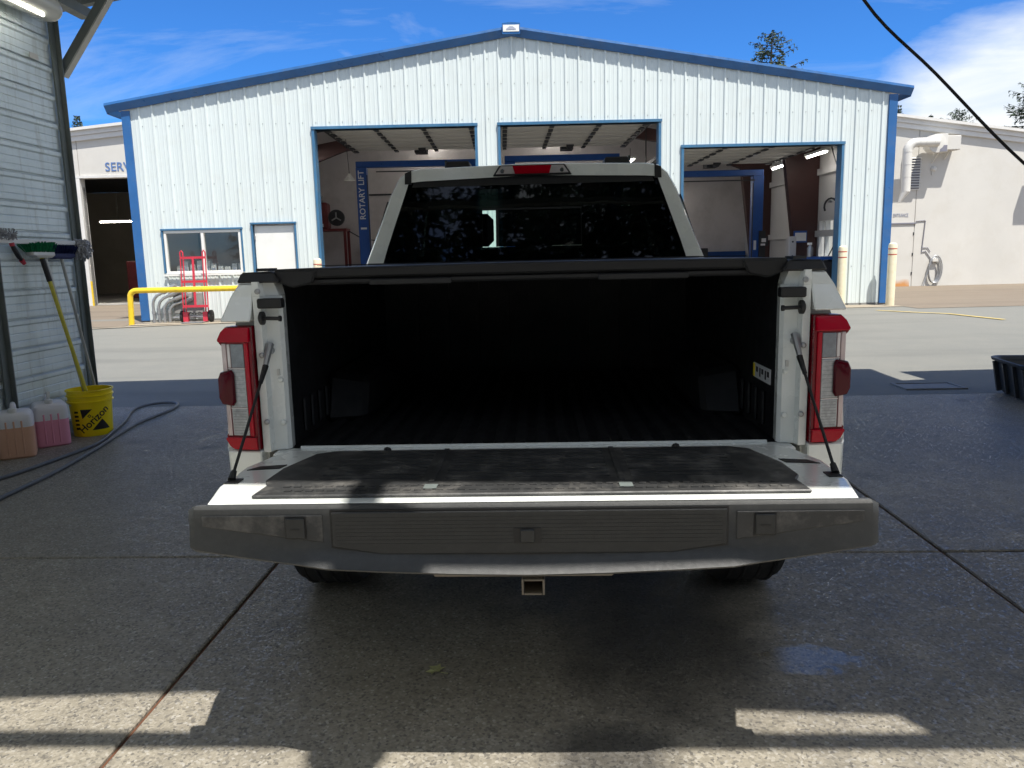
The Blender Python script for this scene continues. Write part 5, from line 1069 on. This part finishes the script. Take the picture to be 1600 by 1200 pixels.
# spoiler cap: lofted across the width
st = [-0.838, -0.82, -0.70, -0.56, -0.49, -0.36, -0.18, 0, 0.18, 0.36, 0.49, 0.56, 0.70, 0.82, 0.838]
def zbot(x):
    P = [(0, 0.644), (0.20, 0.648), (0.36, 0.655), (0.60, 0.668), (0.72, 0.684), (0.838, 0.704)]
    a = abs(x)
    for (p, q), (r, w) in zip(P, P[1:]):
        if p <= a <= r: return q + (w - q) * (a - p) / (r - p)
    return 0.704
rings = []
for x in st:
    zb = zbot(x); e = 0.010 if abs(x) > 0.83 else 0.0; lip = 0.030 * max(0.0, min(1.0, (0.60 - abs(x)) / 0.10)) ; zl = zb + 0.026
    rings.append([(x, -0.576, 0.8115 - e), (x, -0.592, 0.8135 - e), (x, -0.603 + e, 0.8065 - e), (x, -0.606 + e, 0.78), (x, -0.606 + e, zl + 0.02), (x, -0.610 - lip * 0.25 + e, zl), (x, -0.612 - lip + e, zb + 0.006), (x, -0.606 - lip + e, zb), (x, -0.55, zb + 0.01), (x, -0.545, 0.70), (x, -0.576, 0.735)])
sp = MB().loft(rings).build('spoiler', 'spoiler', tg, smooth=True, ang=30)
FL = [(-0.478, 0.800), (0.478, 0.800), (0.478, 0.712), (0.345, 0.692), (-0.355, 0.692), (-0.478, 0.712)]
MB().prism_y([(x * 1.008, z + (0.004 if z > 0.75 else -0.004)) for x, z in FL], -0.6075, -0.600).build('flap_gap_shadow', 'ink', sp)  # black sheet stands in for the shadow in the gap round the flap
fl = MB().prism_y(FL, -0.6130, -0.6078).build('step_flap', 'flap', sp, bevel=0.003)
for k in range(8): z = 0.785 - k * 0.0095; MB().box(-0.468, 0.468, -0.6137, -0.6131, z - 0.0016, z + 0.0016).build('flap_line', 'flap', fl)
MB().box(-0.033, 0.033, -0.6152, -0.6132, 0.719, 0.757).build('button_gap', 'ink', fl); MB().box(-0.018, 0.018, -0.621, -0.6148, 0.721, 0.755).build('button', 'flap', fl, bevel=0.003)
for s in (-1, 1):
    poly = [(s * 0.50, 0.792), (s * 0.80, 0.792), (s * 0.80, 0.765), (s * 0.50, 0.722)]
    MB().prism_y(poly, -0.6090, -0.6045).build('grip_panel', 'mat', sp, bevel=0.002)
    MB().box(s * 0.567 - 0.026, s * 0.567 + 0.026, -0.6115, -0.6091, 0.733, 0.789).build('button_gap', 'ink', sp)
    MB().box(s * 0.567 - 0.0235, s * 0.567 + 0.0235, -0.6165, -0.6117, 0.7355, 0.7865).build('button', 'flap', sp, bevel=0.003)
    MB().box(s * 0.567 - 0.012, s * 0.567 + 0.012, -0.6175, -0.6166, 0.757, 0.761).build('button_mark', 'ink', sp)
# bumper, receiver, plate
bp = part(MB().loft([[(x, -0.10 + d, 0.44 + b_), (x, -0.13 + d, 0.50 + b_), (x, -0.13 + d, 0.60), (x, -0.09 + d, 0.66), (x, 0.0, 0.66), (x, 0.0, 0.44 + b_)] for x, b_, d in ((-0.86, 0.13, 0.04), (-0.72, 0.10, 0.02), (-0.4, 0.02, 0), (0.4, 0.02, 0), (0.72, 0.10, 0.02), (0.86, 0.13, 0.04))]), 'bumper', 'chrome', smooth=True)
part(MB().box(-0.31, 0.25, -0.118, -0.095, 0.420, 0.4395), 'bumper_step', 'dustysteel', bevel=0.004)
rc = MB()
for a in ((-0.037, -0.030, 0.332, 0.386), (0.030, 0.037, 0.332, 0.386), (-0.0295, 0.0295, 0.332, 0.339), (-0.0295, 0.0295, 0.379, 0.386)): rc.box(a[0], a[1], -0.06, 0.35, a[2], a[3])
rv = part(rc, 'hitch_receiver', 'dustysteel', bevel=0.002); MB().box(-0.0295, 0.0295, 0.02, 0.03, 0.34, 0.378).build('receiver_bore', 'caulk', rv)
part(MB().tube([(-0.6, 0.15, 0.40), (0.6, 0.15, 0.40)], 0.035, 10), 'hitch_tube', 'darksteel', smooth=True)
# underbody and wheels
part(MB().box(-0.45, -0.37, 0.1, 5.0, 0.42, 0.56), 'frame_rail', 'darksteel'); part(MB().box(0.37, 0.45, 0.1, 5.0, 0.42, 0.56), 'frame_rail', 'darksteel')
part(MB().tube([(-0.85, 0.90, 0.40), (0.85, 0.90, 0.40)], 0.05, 10), 'rear_axle', 'darksteel', smooth=True)
part(MB().lathe([(0.06, -0.14), (0.15, -0.08), (0.17, 0), (0.15, 0.08), (0.06, 0.14)], (0, 0.90, 0.38), 16, 'x'), 'differential', 'darksteel', smooth=True)
for s in (-1, 1):
    for y in (0.90, 4.72):
        xo = s * 0.872
        w = part(MB().lathe([(0.24, -0.125), (0.33, -0.14), (0.385, -0.125), (0.402, -0.085), (0.404, 0.0), (0.402, 0.085), (0.385, 0.125), (0.33, 0.14), (0.24, 0.125)], (xo, y, 0.402), 40, 'x', cap=False), 'tyre', 'rubber', smooth=True)
        MB().lathe([(0.02, s * 0.05), (0.2, s * 0.06), (0.242, s * 0.11), (0.242, -s * 0.11)], (xo, y, 0.402), 28, 'x', cap=False).build('rim', 'steel', w, smooth=True)
        gr = MB()
        for xx in (-0.085, -0.03, 0.03, 0.085): gr.lathe([(0.4035, xx - 0.006), (0.4065, xx - 0.006), (0.4065, xx + 0.006), (0.4035, xx + 0.006)], (xo, y, 0.402), 40, 'x', cap=False)
        gr.build('tread_ribs', 'ink', w); None
# ---- cab
CABY = 1.75
OUT = [(0.905, 1.20), (0.903, 1.365), (0.862, 1.475), (0.812, 1.61), (0.765, 1.745), (0.722, 1.832), (0.672, 1.873), (0.60, 1.885), (0.0, 1.900)]
INW = [(0.835, 1.20), (0.816, 1.365), (0.783, 1.475), (0.738, 1.61), (0.690, 1.75), (0.672, 1.805), (0.662, 1.815), (0.60, 1.820), (0.0, 1.838)]
def rake(z): return 0.0 + (z - 1.2) * 0.235
def sweep(poly, y, mir): return [((-x if mir else x), y + rake(z), z) for x, z in poly]
outl = sweep(OUT, CABY, True) + sweep(OUT[:-1][::-1], CABY, False)
inl = sweep(INW, CABY, True) + sweep(INW[:-1][::-1], CABY, False)
n = len(outl)
m = MB(); m.loft([inl, outl], closed=False)
body = [[(p[0] * q, p[1] * 0 + yy + (p[1] - CABY) * k, p[2] + dz) for p in outl] for q, yy, k, dz in ((1.0, CABY, 1, 0), (1.015, CABY + 0.05, 1, 0.008), (1.03, 2.6, 0.6, 0.03), (1.03, 3.2, 0.0, 0.02))]
m.loft(body, closed=False)
ws_ = [(p[0] * 1.02, 3.2 + max(0.0, (1.90 - p[2])) * 1.25, p[2] - 0.01) for p in outl]
cab = part(m, 'cab_shell', 'truck', smooth=True, ang=32)
m = MB(); m.loft([[(p[0] * 0.97, p[1] + 0.01, p[2] - 0.03) for p in body[0]], [(p[0] * 0.97, p[1], p[2] - 0.03) for p in body[2]], [(p[0] * 0.97, p[1] - 0.01, p[2] - 0.03) for p in body[3]]], closed=False)
MBh = m.build('headliner', 'headliner', cab, smooth=True)
# A pillars and windscreen
for s in (-1, 1):
    MB().bar((s * 0.70, 3.18, 1.87), (s * 0.90, 3.95, 1.28), 0.09, 0.07).build('windscreen_pillar', 'truck', cab)
MB().quad((-0.70, 3.2, 1.86), (0.70, 3.2, 1.86), (0.88, 3.96, 1.28), (-0.88, 3.96, 1.28)).build('windscreen', 'clear', cab)
# black seams at the roof corners
for s in (-1, 1):
    MB().loft([[(s * 0.655, CABY + rake(1.82) - 0.006, 1.806), (s * 0.690, CABY + rake(1.8) - 0.006, 1.806), (s * 0.690, CABY + rake(1.87) - 0.006, 1.866), (s * 0.655, CABY + rake(1.88) - 0.006, 1.879)], [(s * 0.655, 3.1, 1.83), (s * 0.690, 3.1, 1.83), (s * 0.705, 3.1, 1.903), (s * 0.67, 3.1, 1.914)]]).build('roof_ditch_moulding', 'blackp', cab)
# rear window: tinted panes, slider left open a hand's width
def win(poly, name, mat, off=0.012): 
    return MB().loft([[(x, CABY + rake(z) + off, z) for x, z in poly], [(x, CABY + rake(z) + off + 0.004, z) for x, z in poly]]).build(name, mat, cab)
# pane borders follow the opening
def edge_x(z):
    for (x0, z0), (x1, z1) in zip(INW, INW[1:]):
        if z0 <= z <= z1: return x0 + (x1 - x0) * (z - z0) / (z1 - z0)
    return 0.66
def side_poly(s, xi, z0, z1):
    zs = [z0, 1.365, 1.475, 1.61, 1.75, 1.805]; pts = [(s * xi, z1 if False else 1.822), (s * xi, z0)] + [(s * (edge_x(z) + 0.012), z) for z in zs] + [(s * 0.64, 1.822)]
    return pts
win(side_poly(-1, 0.272, 1.22, 1.82), 'rear_pane', 'tint'); win(side_poly(1, 0.26, 1.22, 1.82), 'rear_pane', 'tint')
win([(-0.272, 1.66), (0.26, 1.66), (0.26, 1.838), (-0.272, 1.838)], 'rear_pane', 'tint'); win([(-0.272, 1.22), (0.26, 1.22), (0.26, 1.46), (-0.272, 1.46)], 'rear_pane', 'tint')
win([(-0.186, 1.462), (0.258, 1.462), (0.258, 1.658), (-0.186, 1.658)], 'sliding_pane', 'tint', 0.020)
for a in ((-0.200, -0.186, 1.462, 1.658), (0.258, 0.266, 1.462, 1.658)): MB().loft([[(x, CABY + rake(z) + y, z) for x, z in ((a[0], a[2]), (a[1], a[2]), (a[1], a[3]), (a[0], a[3]))] for y in (0.014, 0.03)]).build('slider_frame', 'blackp', cab)
MB().loft([[(x, CABY + rake(z) + y, z) for x, z in ((-0.272, 1.657), (0.262, 1.657), (0.262, 1.666), (-0.272, 1.666))] for y in (0.010, 0.03)]).build('slider_frame', 'blackp', cab)
# dotted black border of the glass at the top
MB().loft([[(x, CABY + rake(z) + 0.0105, z) for x, z in ((-0.655, 1.79), (0.655, 1.79), (0.64, 1.822), (0, 1.837), (-0.64, 1.822))], [(x, CABY + rake(z) + 0.0115, z) for x, z in ((-0.655, 1.79), (0.655, 1.79), (0.64, 1.822), (0, 1.837), (-0.64, 1.822))]]).build('glass_border', 'ink', cab)
# high stop lamp
yb = CABY + rake(1.86) - 0.004
hl = MB().prism_y([(-0.213, 1.836), (0.213, 1.836), (0.176, 1.892), (-0.176, 1.892)], yb - 0.012, yb + 0.05).build('stop_lamp', 'blackp', cab, bevel=0.004)
MB().prism_y([(-0.196, 1.846), (0.196, 1.846), (0.168, 1.886), (-0.168, 1.886)], yb - 0.017, yb - 0.0125).build('clear_lens', 'lensw', hl, bevel=0.003)
MB().prism_y([(-0.092, 1.845), (0.092, 1.845), (0.105, 1.887), (-0.105, 1.887)], yb - 0.022, yb - 0.0175).build('red_lens', 'red', hl, bevel=0.003)
for x in (-0.16, 0.16): MB().lathe([(0.010, -0.002), (0.012, 0.0)], (x, yb - 0.0175, 1.862), 12, 'y').build('cargo_bulb', 'chrome', hl)
# roof bar feet
for s, x in ((-1, -0.47), (1, 0.52)):
    f_ = MB().loft([[(x - 0.085, 2.55, 1.93), (x + 0.085, 2.55, 1.93), (x + 0.07, 2.57, 2.004), (x - 0.075, 2.57, 2.004)], [(x - 0.085, 2.75, 1.93), (x + 0.085, 2.75, 1.93), (x + 0.07, 2.75, 2.006), (x - 0.075, 2.75, 2.006)]]).build('roof_bar_foot', 'blackp', cab, bevel=0.008)
    MB().box(x + s * 0.075 - 0.008, x + s * 0.075 + 0.008, 2.58, 2.74, 1.94, 2.010).build('foot_cap', 'chrome', f_)
# seats
for x in (-0.48, 0.0, 0.48):
    t = part(MB().box(x - 0.22, x + 0.22, 1.98, 2.12, 0.9, 1.42), 'rear_seat_back', 'seat', bevel=0.04)
    MB().box(x - 0.12, x + 0.12, 2.0, 2.09, 1.46, 1.60 if x else 1.50).build('headrest', 'seat', t, bevel=0.035)
for x in (-0.42, 0.42):
    t = part(MB().box(x - 0.26, x + 0.26, 2.9, 3.05, 0.8, 1.46), 'front_seat_back', 'seat', bevel=0.05); MB().box(x - 0.14, x + 0.14, 2.92, 3.02, 1.48, 1.70).build('headrest', 'seat', t, bevel=0.04)
part(MB().box(-0.86, 0.86, 3.55, 3.95, 1.0, 1.30), 'dashboard', 'seat', bevel=0.03)
part(MB().box(-0.12, 0.12, 3.28, 3.32, 1.74, 1.80), 'rear_view_mirror', 'ink', bevel=0.01)
# lower cab, doors and front
for s in (-1, 1):
    m = MB(); pr = [(0.93, 0.42), (1.0, 0.55), (1.01, 0.80), (0.995, 1.05), (0.97, 1.22), (0.91, 1.362), (0.86, 1.362), (0.86, 0.42)]
    for k, (ya, yb_) in enumerate(((1.76, 2.78), (2.785, 3.85))):
        d = part(MB().loft([[(s * x, y, z) for x, z in pr] for y in (ya, yb_)]), 'cab_door', 'truck', smooth=True, ang=30)
        MB().box(min(s * 1.0, s * 1.025), max(s * 1.0, s * 1.025), yb_ - 0.9, yb_ - 0.72, 1.06, 1.09).build('door_handle', 'truck', d, bevel=0.006)
        sy = (CABY + 0.25, 2.55) if k == 0 else (2.62, 3.35)
        MB().loft([[(s * 0.905 * 1.035, sy[0], 1.38), (s * 0.905 * 1.035, sy[1] + (0.35 if k else 0), 1.38), (s * 0.79 * 1.035, sy[1] - 0.02, 1.73), (s * 0.79 * 1.035, sy[0] + 0.05, 1.73)], [(s * 0.903 * 1.04, sy[0], 1.38), (s * 0.903 * 1.04, sy[1] + (0.35 if k else 0), 1.38), (s * 0.79 * 1.04, sy[1] - 0.02, 1.73), (s * 0.79 * 1.04, sy[0] + 0.05, 1.73)]]).build('side_window', 'tint', d)
    fd = part(MB().loft([[(s * x, y, max(z, lo)) for x, z in pr[:5] + [(0.90, 1.26 - dz), (0.40, 1.27 - dz), (0.40, 0.6)]] for y, lo, dz in ((3.855, 0.42, 0.0), (4.2, 0.42, 0.02), (4.35, 0.88, 0.03), (5.08, 0.88, 0.06), (5.22, 0.45, 0.08), (5.42, 0.5, 0.12))]), 'front_fender', 'truck', smooth=True, ang=35)
    part(MB().loft([[(s * 1.02, 3.55, 1.35), (s * 1.02, 3.70, 1.35), (s * 1.02, 3.70, 1.42), (s * 1.02, 3.55, 1.42)], [(s * 1.22, 3.56, 1.34), (s * 1.22, 3.68, 1.35), (s * 1.22, 3.68, 1.60), (s * 1.22, 3.56, 1.60)]]) if False else MB().box(min(s * 0.95, s * 1.04), max(s * 0.95, s * 1.04), 3.60, 3.66, 1.33, 1.37), 'mirror_arm', 'blackp', bevel=0.01)
part(MB().loft([[(-0.39, y, z), (0.39, y, z), (0.39, y, 0.6), (-0.39, y, 0.6)] for y, z in ((3.86, 1.28), (4.4, 1.27), (5.2, 1.21), (5.42, 1.13))]), 'hood', 'truck', smooth=True)
part(MB().box(-0.85, 0.85, 5.42, 5.48, 0.55, 1.05), 'grille', 'blackp', bevel=0.02)
